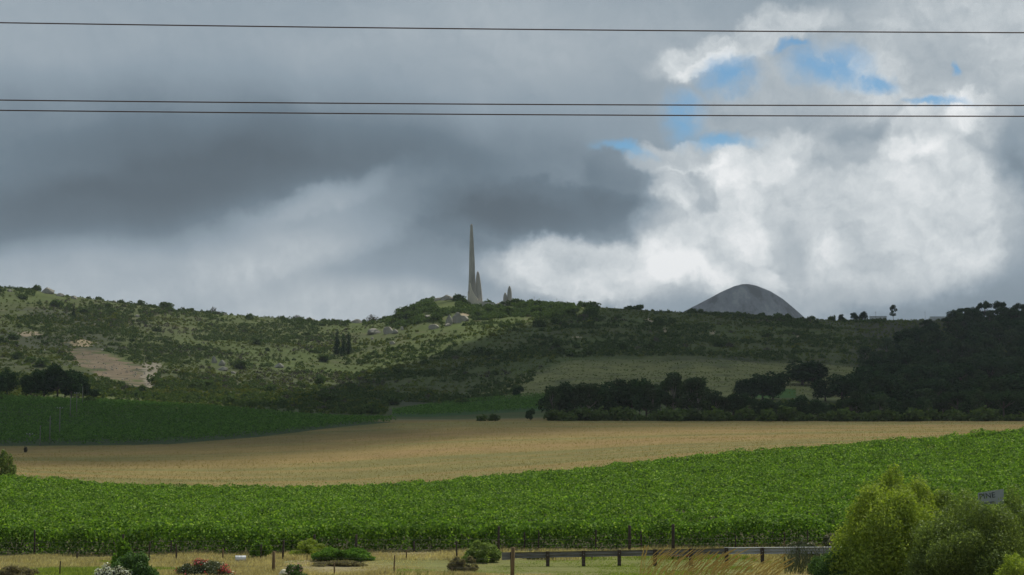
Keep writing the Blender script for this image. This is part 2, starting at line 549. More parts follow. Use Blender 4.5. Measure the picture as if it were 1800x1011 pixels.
M['fence_wire'] = solid('fence_wire', (0.18, 0.17, 0.16), (0.26, 0.25, 0.24), 5, 0.5, 0.6)
M['white'] = solid('white_plastic_and_sunlit_edge', (0.62, 0.62, 0.60), (0.76, 0.76, 0.75), 6, 0.5)
M['dark'] = solid('dark_paint_and_lid_shade', (0.025, 0.027, 0.03), (0.04, 0.042, 0.045), 6, 0.6)
M['sign_face'] = solid('sign_board_paint', (0.30, 0.31, 0.31), (0.36, 0.37, 0.37), 4, 0.55)
M['sign_blue'] = solid('sign_lower_panel', (0.10, 0.11, 0.13), (0.14, 0.15, 0.17), 4, 0.55)
M['pale_stone'] = solid('pale_rock', (0.50, 0.47, 0.32), (0.64, 0.60, 0.44), 6, 0.85, bump=0.4)
M['wall_white'] = solid('white_wall', (0.55, 0.55, 0.54), (0.68, 0.68, 0.67), 1, 0.8)


def ground_mat(name, sc1, sc2, amp, bump=0.3):
    m, n = newmat(name)
    a = n.n('ShaderNodeAttribute'); a.attribute_name = 'Col'
    pos = n.n('ShaderNodeTexCoord').outputs['Object']
    nz = n.noise(pos, sc1, 6, 0.65)
    nz2 = n.noise(pos, sc2, 3, 0.6)
    k = n.math('ADD', n.math('MULTIPLY', n.math('SUBTRACT', nz, 0.5), amp), 1.0)
    k = n.math('ADD', k, n.math('MULTIPLY', n.math('SUBTRACT', nz2, 0.5), amp))
    col = n.vmath('SCALE', a.outputs['Color'], scale=k)
    p = n.n('ShaderNodeBsdfPrincipled')
    n.put(p.inputs['Base Color'], col)
    p.inputs['Roughness'].default_value = 0.95
    p.inputs['Specular IOR Level'].default_value = 0.1
    b = n.n('ShaderNodeBump'); b.inputs['Strength'].default_value = bump; b.inputs['Distance'].default_value = 0.3
    n.put(b.inputs['Height'], nz)
    n.t.links.new(b.outputs[0], p.inputs['Normal'])
    finish(n, p.outputs[0])
    return m


M['ground'] = ground_mat('soil_and_dry_grass', 1.6, 0.13, 0.55)
M['hill'] = ground_mat('hillside_scrub_soil', 0.5, 0.06, 0.9, 0.6)

# ------------------------------------------------------------------ zones (true places on the ground, described by where their edges lie)
VF = 112.5                                                          # front of the near vineyard
VB_PX = [-400, 0, 150, 215, 300, 620, 850, 1000, 1200, 1400, 1600, 1800, 2300]
VB_Y = [232, 232, 234, 228, 228, 230, 230, 230, 230, 232, 236, 240, 250]


def vb(px):
    return np.interp(px, VB_PX, VB_Y)


LV_PX = [-600, 0, 200, 300, 450, 600, 710, 715]
LV_PY = [784, 784, 783, 781, 769, 751, 741, 700]


def in_left_vines(px, py, Y):
    return (px < 712) & (py < np.interp(px, LV_PX, LV_PY)) & (Y > 400) & (Y < np.interp(px, [-600, 0, 360, 600, 712], [720, 690, 640, 560, 515]))


def in_mid_vines(px, py, Y):      # green block between the slope and the tree belt
    lo = np.interp(px, [690, 760, 960, 1100], [733, 733, 722, 722])
    hi = np.interp(px, [690, 780, 900, 960, 1100], [726, 712, 700, 696, 694])
    return (px > 690) & (px < 1110) & (py < lo) & (py > hi) & (Y > 540) & (Y < 850)


def ground_color(x, y, z):
    px, py = proj(x, np.maximum(y, 30), z)
    nA = fbm(x, y, 60, 4, 21); nB = fbm(x, y, 12, 3, 31); nC = fbm(x, y, 5, 2, 41)
    c = np.zeros((len(x), 3))

    def mixc(mask, col):
        mk = np.clip(mask, 0, 1)[:, None]
        c[:] = c * (1 - mk) + np.array(col)[None, :] * mk

    def st(v, a, b):
        t = np.clip((v - a) / (b - a), 0, 1)
        return t * t * (3 - 2 * t)

    # verge in front
    mixc(np.ones_like(x), (0.27, 0.225, 0.125))
    mixc(st(nB + 0.35 * np.sin(px / 170), 0.0, 0.5), (0.155, 0.165, 0.05))
    mixc(((y > 97) & (y < 108) & (px > 480) & (px < 1330)) * st(nB, -.5, .1) * .9, (0.155, 0.165, 0.05))
    # soil below vines
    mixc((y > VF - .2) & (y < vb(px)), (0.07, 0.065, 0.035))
    # dry field
    dry = (y >= vb(px)) & (y < 560)
    streak = fbm(x / 9, y, 9, 4, 77)
    wide = fbm(x / 4, y, 32, 4, 78)
    mixc(dry, (0.220, 0.162, 0.058))
    mixc(dry * st(streak, -0.05, 0.35), (0.188, 0.162, 0.056))
    mixc(dry * st(wide + streak * .5, 0.02, 0.4) * 0.85, (0.15, 0.14, 0.048))
    mixc(dry * st(-wide + nB * .3, 0.12, 0.5) * 0.7, (0.235, 0.158, 0.064))
    # vine blocks
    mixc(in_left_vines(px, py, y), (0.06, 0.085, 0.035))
    # hillside
    hl = st(y, 540, 600)
    mixc(hl, (0.076, 0.092, 0.030))
    nH = fbm(x, y, 140, 5, 22, .6)
    mixc(hl * st(nH, 0.0, 0.35), (0.078, 0.102, 0.028))
    mixc(hl * st(-nH + .3 * nB, 0.05, 0.4), (0.058, 0.066, 0.035))
    mixc(hl * st(px, 1470, 1530) * st(-y, -1420, -1340), (0.05, 0.052, 0.03))
    mixc(hl * st(nC + nB, 0.3, 0.9) * .7, (0.10, 0.10, 0.045))
    # grass slope behind the belt
    gs = st(y + (1000 - px) * .15 * (px < 1000), 700, 740) * st(-y - (px < 1000) * (1000 - px) * .6 + nB * 20, -1010, -960) * st(px, 800, 880) * st(-px + nB * 15, -1530, -1500)
    mixc(gs, (0.19, 0.19, 0.07))
    mixc(gs * st(nB, 0, .6), (0.125, 0.135, 0.055))
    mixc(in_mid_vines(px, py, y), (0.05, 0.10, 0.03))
    # small green paddocks seen between the trees
    for (ax, bx, ay, by) in ((1325, 1400, 684, 700), (1455, 1505, 676, 688), (1776, 1830, 682, 704)):
        mixc(((px > ax) & (px < bx) & (py > ay) & (py < by) & (y > 560)) * 1.0, (0.07, 0.14, 0.03))
    mixc(((px > 1780) & (px < 1830) & (py > 655) & (py < 680) & (y > 560)) * .9, (0.30, 0.21, 0.14))
    # bare earth scar on the left slope
    e1 = 1 - (((px - 200) * .93 + (py - 648) * .36) / 85) ** 2 - ((-(px - 200) * .36 + (py - 648) * .93) / 22) ** 2
    mixc(st(e1 + nC * .9 + nB * .9, -0.1, 0.7) * (y > 700), (0.175, 0.135, 0.085))
    e2 = 1 - ((px - 265) / 16) ** 2 - ((py - 655) / 30) ** 2
    mixc(st(e2 + nC * 1.2, 0, 0.3) * (y > 700) * .8, (0.26, 0.225, 0.17))
    e3 = 1 - ((px - 142) / 26) ** 2 - ((py - 604) / 6) ** 2
    mixc(st(e3 + nC * .9, 0, 0.4) * (y > 700) * .8, (0.32, 0.25, 0.15))
    e4 = 1 - ((px - 52) / 22) ** 2 - ((py - 588) / 5) ** 2
    mixc(st(e4 + nC * .9, 0, 0.4) * (y > 700) * .8, (0.30, 0.24, 0.16))
    for (ex, ey, rx, ry) in ((1142, 565, 9, 6), (1168, 582, 8, 5), (1186, 573, 4, 4), (1253, 585, 6, 4), (1014, 593, 9, 1.6), (822, 552, 12, 5), (1405, 592, 4, 3)):
        e = 1 - ((px - ex) / rx) ** 2 - ((py - ey) / ry) ** 2
        mixc(st(e + nC * .8, 0, 0.4) * (y > 700) * .9, (0.36, 0.29, 0.19))
    return c


def sheet(name, ys, us, mat):
    """fan shaped grid: us are image columns, ys are depths"""
    UU, YY = np.meshgrid(us, ys)
    X = (UU - 900) / F * np.maximum(YY, 60) * 1.0
    x, y = X.ravel(), YY.ravel()
    z = H(x, y)
    cols = ground_color(x, y, z)
    a, b = len(ys), len(us)
    idx = np.arange(a * b).reshape(a, b)
    Fc = np.stack([idx[:-1, :-1], idx[:-1, 1:], idx[1:, 1:], idx[1:, :-1]], -1).reshape(-1, 4)
    me = npmesh(name, np.stack([x, y, z], 1), Fc, mat, True, cols)
    o = link(name, me)
    tag(o, kind='structure')
    return o


us_n = np.concatenate([np.arange(-1500, -100, 25), np.arange(-100, 1901, 5.0), np.arange(1950, 3301, 50)])
sheet('ground', np.concatenate([np.arange(-60, 84, 6.0), np.arange(84, 125, 0.6), np.arange(125, 260, 2.5), np.arange(260, 560.1, 1.5)]), us_n, M['ground'])
us_h = np.concatenate([np.arange(-1500, -100, 40), np.arange(-100, 1901, 3.0), np.arange(1940, 3301, 40)])
ysh = np.concatenate([np.arange(560, 900, 4.0), np.arange(900, 1500, 2.5), np.arange(1500, 2650, 40)])
ysh[0] = 560
sheet('hillside', ysh, us_h, M['hill'])
pl = MB(); pl.add([(-6500, -900, -20.5), (6500, -900, -20.5), (6500, 7000, -20.5), (-6500, 7000, -20.5)], [(0, 1, 2, 3)])
tag(pl.build('plain', solid('plain_soil', (0.08, 0.09, 0.04), (0.15, 0.14, 0.07), 0.01, 0.95)), kind='structure')

# mountain dome far behind
MY = 5000.0
mpx = [1000, 1110, 1168, 1203, 1238, 1268, 1292, 1306, 1318, 1332, 1354, 1377, 1397, 1416, 1440, 1500, 1600]
mpy = [660, 600, 562, 542, 524, 508.5, 498.5, 495.5, 495.8, 499, 508, 522, 539, 556, 585, 640, 700]
ux = np.linspace(990, 1610, 170); vy = np.linspace(-900, 900, 110)
UX, VY = np.meshgrid(ux, vy)
prof = HC + (HOR - np.interp(UX, mpx, mpy)) / F * MY + 20
xx = (UX - 900) / F * MY
fall = np.clip(1 - np.abs(VY) / 900, 0, 1) ** 1.5
zz = -21 + prof * fall + fbm(xx, VY, 160, 5, 51) * 26 * fall * np.clip(np.abs(VY) / 120, 0.15, 1)
idx = np.arange(UX.size).reshape(UX.shape)
Fc = np.stack([idx[:-1, :-1], idx[:-1, 1:], idx[1:, 1:], idx[1:, :-1]], -1).reshape(-1, 4)
mm, n = newmat('bare_granite_mountain')
pos = n.n('ShaderNodeTexCoord').outputs['Object']
st1 = n.noise(n.vmath('MULTIPLY', pos, (1, 0.5, 0.35)), 0.02, 8, 0.7)
colm = n.ramp(st1, [(0.40, (0.045, 0.055, 0.06)), (0.47, (0.11, 0.125, 0.14)), (0.53, (0.14, 0.155, 0.17)), (0.60, (0.21, 0.22, 0.225))])
p = n.n('ShaderNodeBsdfPrincipled'); n.put(p.inputs['Base Color'], colm); p.inputs['Roughness'].default_value = .9; p.inputs['Specular IOR Level'].default_value = 0.1
finish(n, p.outputs[0])
mt = link('mountain', npmesh('mountain', np.stack([xx.ravel(), MY + VY.ravel(), zz.ravel()], 1), Fc, mm, True))
tag(mt, kind='structure')

# ------------------------------------------------------------------ clouds overhead (they shade parts of the land)
LIT_PX = [-400, 0, 200, 400, 540, 600, 700, 850, 950, 1000, 1060, 1120, 1160, 2400]
LIT_PY = [690, 694, 706, 716, 712, 690, 652, 596, 568, 554, 544, 530, 480, 480]
NEA_PX = [-400, 0, 100, 300, 450, 600, 700, 800, 900, 1000, 1200, 1800, 2400]
NEA_PY = [812, 812, 822, 816, 808, 798, 786, 772, 764, 757, 748, 744, 744]
CH = 800.0
gx = np.arange(-600, 1500, 12.0); gy = np.arange(350, 2400, 12.0)
GX, GY = np.meshgrid(gx, gy)
GZ = np.full_like(GX, 50.0)
for _ in range(6):
    t = (CH - GZ) / S[2]
    bx, by = GX - S[0] * t, GY - S[1] * t
    GZ = H(bx, by)
bx = GX - S[0] * t; by = GY - S[1] * t
bpx, bpy_ = proj(bx, np.maximum(by, 40), GZ)
ok = by > 60


def sst(v, a, b):
    t = np.clip((v - a) / (b - a), 0, 1)
    return t * t * (3 - 2 * t)


wob = fbm(bx, by, 120, 4, 61)
hillm = sst(bpy_ - np.interp(bpx, LIT_PX, LIT_PY) + wob * 10, -9, 9)
nearm = sst(np.interp(bpx, NEA_PX, NEA_PY) - bpy_ + wob * 10, -14, 12)
nearm = nearm * (.72 + .28 * np.maximum(sst(by, 500, 570), sst(-bpx, -720, -690) * sst(by, 400, 440)))
mask = hillm * nearm
left = sst(-bpx, -760, -560) * sst(by, 700, 800) * sst(-by, -1700, -1550) * (0.20 + 0.30 * fbm(bx, by, 220, 3, 66))
mask = np.maximum(mask, left)
mask = np.maximum(mask, sst(by, 1480, 1560) * 0.0)
mask = mask * ok * sst(-by, -1800, -1560)
mask *= sst(bpx, -900, -500) * sst(-bpx, -2700, -2300)
mask = np.clip(mask, 0, 1)
thick = 10 + 70 * np.sqrt(mask) * (0.6 + 0.4 * fbm(GX, GY, 150, 4, 71))
keep = mask > 0.01
keepc = keep[:-1, :-1] | keep[1:, :-1] | keep[:-1, 1:] | keep[1:, 1:]
idx = np.arange(GX.size).reshape(GX.shape)
Q = np.stack([idx[:-1, :-1], idx[:-1, 1:], idx[1:, 1:], idx[1:, :-1]], -1)[keepc]
N0 = GX.size
Vb = np.stack([GX.ravel(), GY.ravel(), (CH + 14 * fbm(GX, GY, 90, 3, 72)).ravel()], 1)
Vt = Vb.copy(); Vt[:, 2] += thick.ravel()
a1 = 1 - np.sqrt(1 - np.clip(mask, 0, 0.999).ravel())
Vall = np.concatenate([Vb, Vt]); Qall = np.concatenate([Q[:, ::-1], Q + N0])
used = np.unique(Qall); remap = np.zeros(len(Vall), int); remap[used] = np.arange(len(used))
cmat, n = newmat('cloud')
at_ = n.n('ShaderNodeAttribute'); at_.attribute_name = 'cover'
d = n.n('ShaderNodeBsdfDiffuse'); d.inputs[0].default_value = (.95, .95, .95, 1)
tl = n.n('ShaderNodeBsdfTranslucent'); tl.inputs[0].default_value = (.93, .95, .97, 1)
mA = n.n('ShaderNodeMixShader'); mA.inputs[0].default_value = 0.36
n.t.links.new(d.outputs[0], mA.inputs[1]); n.t.links.new(tl.outputs[0], mA.inputs[2])
tp = n.n('ShaderNodeBsdfTransparent')
mB = n.n('ShaderNodeMixShader'); n.put(mB.inputs[0], at_.outputs['Fac'])
n.t.links.new(tp.outputs[0], mB.inputs[1]); n.t.links.new(mA.outputs[0], mB.inputs[2])
finish(n, mB.outputs[0])
cl = link('cloud', npmesh('cloud', Vall[used], remap[Qall], cmat, True, attrs={'cover': np.concatenate([a1, a1])[used]}))
tag(cl, kind='structure')
# a second cloud, over the mountain
th_ = np.linspace(0, 2 * math.pi, 97)[:-1]; ph_ = np.linspace(-math.pi / 2, math.pi / 2, 33)
TH, PH = np.meshgrid(th_, ph_)
rad_ = 1 + .12 * fbm(np.cos(TH) * 3 + 9, np.sin(TH) * 3 + PH, .8, 4, 88)
cx_, cy_, cz_ = 190 + S[0] * 1550, 5000 + S[1] * 1550, 1900
Vc = np.stack([cx_ + 950 * rad_ * np.cos(TH) * np.cos(PH), cy_ + 900 * rad_ * np.sin(TH) * np.cos(PH), cz_ + 130 * rad_ * np.sin(PH) * np.where(PH > 0, 1.6, .5)], -1).reshape(-1, 3)
idx = np.arange(TH.size).reshape(TH.shape); ix2 = np.roll(idx, -1, axis=1)
Qc = np.stack([idx[:-1], ix2[:-1], ix2[1:], idx[1:]], -1).reshape(-1, 4)
cl2 = link('cloud', npmesh('cloud', Vc, Qc, cmat, True, attrs={'cover': np.ones(len(Vc))}))
tag(cl2, kind='structure')


# ------------------------------------------------------------------ leaf builders
def leaves(C, N, size, aspect=1.6, jit=0.9, fold=True, up=0.0):
    """C centres (n,3), N rough normals (n,3), size (n,) -> quads as single islands"""
    n_ = len(C)
    N = N + rng.normal(0, jit, (n_, 3)); N[:, 2] += up
    N /= np.linalg.norm(N, axis=1, keepdims=True) + 1e-9
    R = rng.normal(0, 1, (n_, 3))
    A = np.cross(N, R); A /= np.linalg.norm(A, axis=1, keepdims=True) + 1e-9
    B_ = np.cross(N, A)
    s = np.asarray(size).reshape(-1, 1) * 0.5
    P0 = C - A * s * aspect
    P1 = C - B_ * s * 0.8
    P2 = C + A * s * aspect
    P3 = C + B_ * s * 0.8
    Vv = np.stack([P0, P1, P2, P3], 1).reshape(-1, 3)
    Fc = np.arange(n_ * 4).reshape(-1, 4)
    return Vv, Fc


def shell_points(blobs, n_, inner=0.35, zsq=1.0, rough_=0.08):
    """points on / just inside overlapping ellipsoid blobs (c, r)"""
    w_ = np.array([b[1] ** 2 for b in blobs]); w_ /= w_.sum()
    k = rng.choice(len(blobs), n_, p=w_)
    c = np.array([b[0] for b in blobs])[k]; r = np.array([b[1] for b in blobs])[k]
    d = rng.normal(0, 1, (n_, 3)); d /= np.linalg.norm(d, axis=1, keepdims=True)
    rad = r * (1 - inner * rng.random(n_) ** 1.5) * (1 + rng.normal(0, rough_, n_))
    P = c + d * rad[:, None] * np.array([1, 1, zsq])
    return P, d


def plant_meshes(kind, seed, nleaf, lsize, mat, trunkmat):
    """returns crown mesh and trunk mesh of a unit plant of height 1 (scaled when placed): coordinates in units of height"""
    global rng
    keep_rng = rng
    rng = np.random.default_rng(seed)
    r_ = random.Random(seed)
    bl = []
    tb = MB()
    if kind == 'gum':
        for i in range(13):
            a = r_.uniform(0, 6.28); rr = r_.uniform(0.03, 0.2); zc = r_.uniform(0.36, 0.9)
            rr *= 1.15 - abs(zc - 0.55)
            bl.append(((math.cos(a) * rr, math.sin(a) * rr, zc), r_.uniform(0.07, 0.13)))
        tr, th = 0.018, 0.8
    elif kind == 'gum_tall':
        for i in range(14):
            a = r_.uniform(0, 6.28); zc = r_.uniform(0.22, 0.93); rr = r_.uniform(0.02, 0.13) * (1.1 - .6 * zc)
            bl.append(((math.cos(a) * rr, math.sin(a) * rr, zc), r_.uniform(0.06, 0.10)))
        tr, th = 0.014, 0.85
    elif kind == 'umbrella':
        for i in range(16):
            a = r_.uniform(0, 6.28); rr = 0.36 * math.sqrt(r_.random())
            bl.append(((math.cos(a) * rr, math.sin(a) * rr, 0.80 - rr * rr * 1.1 + r_.uniform(-.03, .05)), r_.uniform(0.09, 0.15)))
        tr, th = 0.025, 0.7
    elif kind == 'round':
        for i in range(18):
            a = r_.uniform(0, 6.28); zc = r_.uniform(0.2, 0.86); rr = 0.42 * math.sqrt(max(0.02, 1 - ((zc - .42) / .55) ** 2)) * r_.uniform(.3, .8)
            bl.append(((math.cos(a) * rr, math.sin(a) * rr, zc), r_.uniform(0.12, 0.2)))
        tr, th = 0.03, 0.6
    elif kind == 'cone':
        for i in range(14):
            zc = 0.1 + 0.82 * i / 13; rr = 0.05 * (1 - zc)
            a = r_.uniform(0, 6.28)
            bl.append(((math.cos(a) * rr, math.sin(a) * rr, zc), 0.045 + 0.12 * (1 - zc) * r_.uniform(.8, 1.1)))
        tr, th = 0.02, 0.7
    elif kind == 'bush':
        for i in range(11):
            a = r_.uniform(0, 6.28); rr = r_.uniform(0, 0.42)
            bl.append(((math.cos(a) * rr, math.sin(a) * rr, r_.uniform(0.12, 0.66) * (1 - rr * .7)), r_.uniform(0.2, 0.34)))
        tr, th = 0.02, 0.4
    P, D = shell_points(bl, nleaf)
    P[:, 2] = np.clip(P[:, 2], 0.01, 2)
    Vv, Fc = leaves(P, D, lsize * rng.uniform(.6, 1.3, nleaf), 1.4, 0.7)
    crown = npmesh(kind + '_crown', Vv, Fc, mat)
    # trunk and limbs
    bend = (r_.uniform(-.02, .02), r_.uniform(-.02, .02))
    tb.tube([(0, 0, -0.03), (bend[0], bend[1], th * .5), (bend[0] * .5, bend[1] * .5, th)], [tr, tr * .7, tr * .3], 6)
    for (c, r) in sorted(bl, key=lambda b: b[0][2])[:9]:
        z0 = max(0.1 * th, c[2] * 0.55)
        tb.tube([(bend[0] * .7, bend[1] * .7, z0), (c[0] * .6, c[1] * .6, (z0 + c[2]) / 2), c], [tr * .45, tr * .3, tr * .12], 4)
    trunk = tb.mesh(kind + '_trunk', trunkmat)
    rng = keep_rng
    return crown, trunk


PRO = {}


def proto(key, kind, n_var, nleaf, lsize, mat, tmat):
    PRO[key] = [plant_meshes(kind, hash(kind) % 1 + 100 * i + len(key) * 7 + len(PRO) * 13, nleaf, lsize, M[mat], M[tmat]) for i in range(n_var)]


proto('gum', 'gum', 4, 2600, 0.034, 'gum', 'bark_pale')
proto('gum_tall', 'gum_tall', 3, 2200, 0.028, 'gum', 'bark_pale')
proto('umbrella', 'umbrella', 3, 2600, 0.040, 'pine', 'bark')
proto('round', 'round', 3, 2600, 0.055, 'pine', 'bark')
proto('cone', 'cone', 2, 1300, 0.036, 'pine', 'bark')
proto('bush', 'bush', 4, 420, 0.16, 'bush', 'bark')
proto('bush_grey', 'bush', 3, 300, 0.10, 'bush_grey', 'bark_pale')
proto('bush_yellow', 'bush', 3, 360, 0.15, 'bush_yellow', 'bark')


def place(key, name, x, y, hgt, label, cat, group, width=1.0, var=None, parts=True, sink=0.0):
    crown, trunk = PRO[key][random.randrange(len(PRO[key])) if var is None else var]
    rz = random.uniform(0, 6.28)
    e = empty(name, (x, y, h1(x, y) - sink), rz, (hgt * width, hgt * width, hgt))
    tag(e, label, cat, group)
    link('crown' if name.endswith('tree') or name.endswith('pine') else 'foliage', crown, e)
    link('trunk' if name.endswith('tree') or name.endswith('pine') else 'stem', trunk, e)
    return e


# ------------------------------------------------------------------ tree belt behind the dry field
BT_PX = [955, 975, 1000, 1040, 1100, 1150, 1185, 1205, 1225, 1245, 1265, 1300, 1330, 1400, 1450, 1500, 1560, 1600, 1650, 1700, 1800]
BT_PY = [700, 676, 675, 674, 668, 664, 650, 668, 664, 672, 695, 690, 703, 696, 704, 690, 690, 700, 690, 680, 690]
px = 972.0
k = 0
while px < 1850:
    Y = random.uniform(512, 548)
    x, y = XY(px, Y)
    top = np.interp(px, BT_PX, BT_PY) + random.uniform(-2, 10)
    base = proj(x, y, h1(x, y))[1]
    hgt = max(4.0, (base - top) / F * Y)
    key = random.choice(['gum', 'gum', 'gum_tall', 'round']) if px < 1280 else random.choice(['gum', 'round', 'round', 'umbrella'])
    third = 'left third' if px < 1250 else ('middle' if px < 1530 else 'right third')
    nm = {'gum': 'gum_tree', 'gum_tall': 'gum_tree', 'round': 'broadleaf_tree', 'umbrella': 'pine_tree'}[key]
    lb = {'gum': 'ragged gum tree', 'gum_tall': 'tall slender gum tree', 'round': 'dense round crowned tree', 'umbrella': 'flat topped pine tree'}[key]
    place(key, nm, x, y, hgt, f'{lb} in the belt', 'tree', f'{lb}s in the tree belt', random.uniform(.95, 1.5) if key != 'gum_tall' else 1.35)
    px += random.uniform(10, 17)
# low undergrowth at the foot of the belt
px = 975.0
while px < 1850:
    Y = random.uniform(505, 511)
    x, y = XY(px, Y)
    place('bush', 'bush', x, y, random.uniform(2.5, 5.2), 'dark bush at the belt foot', 'bush', 'bushes at the foot of the tree belt', random.uniform(1.0, 1.5), sink=.4)
    px += random.uniform(13, 24)
for (px, top, Y, wd) in ((932, 719, 512, 1.0), (911, 680, 800, 1.3), (846, 727, 512, 1.4), (868, 727, 512, 1.3), (1410, 633, 800, 2.2), (1428, 636, 800, 1.6), (1340, 655, 700, 1.2), (1358, 652, 705, 1.2), (1322, 662, 690, 1.1), (1480, 660, 690, 1.6), (1510, 655, 720, 1.4), (1450, 662, 700, 1.3), (1305, 668, 690, 1.2)):
    x, y = XY(px, Y)
    base = proj(x, y, h1(x, y))[1]
    hgt = max(2.2, (base - top) / F * Y)
    lab = {932: 'small dark bush at the field edge left of the tree belt', 911: 'lone dark round tree at the edge of the green vine block',
           846: 'left one of two low dark bushes below the green vine block', 868: 'right one of two low dark bushes below the green vine block',
           1410: 'wide dark tree alone on the pale grass slope, left half of the pair', 1428: 'wide dark tree alone on the pale grass slope, right half of the pair'}.get(px, 'dark round tree below the pale grass slope')
    place('round' if hgt > 3 else 'bush', 'broadleaf_tree' if hgt > 3 else 'bush', x, y, hgt, lab, 'tree' if hgt > 3 else 'bush',
          'round trees between the belt and the grass slope' if px not in (932, 911, 846, 868, 1410, 1428) else None, wd)

# wood on the right, climbing the slope to the skyline
random.seed(11)
cnt = 0
while cnt < 290:
    Y = random.uniform(580, 1385) if cnt > 22 else random.uniform(1330, 1395)
    px = random.uniform(1512, 1860) if Y < 980 else random.uniform(1520 + (Y - 980) * .42, 1860)
    if Y > 1230 and px < 1655: continue
    if 1776 < px < 1800 and Y < 800: continue
    x, y = XY(px, Y)
    hgt = random.uniform(8, 13) if Y < 1250 else random.uniform(7, 11)
    key = random.choice(['gum', 'gum', 'umbrella', 'round', 'gum_tall'])
    nm = {'gum': 'gum_tree', 'gum_tall': 'gum_tree', 'round': 'broadleaf_tree', 'umbrella': 'pine_tree'}[key]
    lb = {'gum': 'ragged gum tree', 'gum_tall': 'tall slender gum tree', 'round': 'dense round crowned tree', 'umbrella': 'flat topped pine tree'}[key]
    part = 'low in the wood' if Y < 850 else ('halfway up the wood' if Y < 1130 else 'in the upper wood')
    place(key, nm, x, y, hgt, f'{lb} {part}', 'tree', f'{lb}s {part}', random.uniform(1.2, 1.9))
    cnt += 1
x, y = XY(1572, 1396); place('gum', 'gum_tree', x, y, 11.5, 'lone small tree with a see-through crown alone on the right skyline', 'tree', None, .95, 0)
for (px, hh, wd, lab) in ((1733, 15, .85, 'tall umbrella pine on the right skyline, left one of the touching pair'), (1760, 15, .8, 'tall umbrella pine on the right skyline, right one of the touching pair'),
                      (1795, 13, .95, 'umbrella pine at the right edge of the photo on the skyline'), (1693, 10, 1.2, 'broad low pine on the skyline left of the umbrella pine pair')):
    x, y = XY(px, 1380); place('umbrella', 'pine_tree', x, y, hh, lab, 'tree', None, wd)
for (px, hh) in ((1503, 6), (1518, 7), (1480, 4.5)):
    x, y = XY(px, 1392); place('round', 'broadleaf_tree', x, y, hh, {1503: 'small dark tree on the skyline, middle of three left of the lone tree', 1518: 'small dark tree on the skyline, nearest of three to the lone tree', 1480: 'low wide dark tree on the skyline, leftmost of three before the lone tree'}[px], 'tree', None, 1.3)

# grove at the left edge behind the far vineyard
for i, (px, top, Y, wd) in enumerate(((-8, 650, 700, 1.1), (14, 652, 705, 1.0), (55, 655, 700, 1.0), (78, 645, 704, 1.1), (102, 642, 702, 1.1), (126, 648, 700, 1.1), (148, 662, 706, .9), (166, 684, 700, 1.2), (182, 695, 702, 1.2), (240, 690, 720, .9))):
    x, y = XY(px, Y)
    base = proj(x, y, h1(x, y))[1]
    lab = ('dome shaped pine left of the broad grove' if i < 2 else 'dome shaped pine in the broad left grove' if i < 7 else 'small dark tree right of the broad grove')
    place('round', 'pine_tree' if i < 7 else 'broadleaf_tree', x, y, (base - top) / F * Y, lab, 'tree', lab.replace('pine', 'pines').replace('tree', 'trees'), wd, i % 3)
# dark conifers on the slope below the monument
for (px, top, Y, lab) in ((592, 578, 1180, 'slim dark conifer on the slope, leftmost of three below the bare ridge'), (603, 585, 1175, 'slim dark conifer on the slope, middle of three below the bare ridge'), (613, 583, 1180, 'slim dark conifer on the slope, rightmost of three below the bare ridge'), (128, 545, 1250, 'tall dark shrub tree on the left slope above the bare earth scar')):
    x, y = XY(px, Y)
    base = proj(x, y, h1(x, y))[1]
    place('cone', 'conifer_tree', x, y, max(9, (base - top) / F * Y), lab, 'tree', None, 1.0)

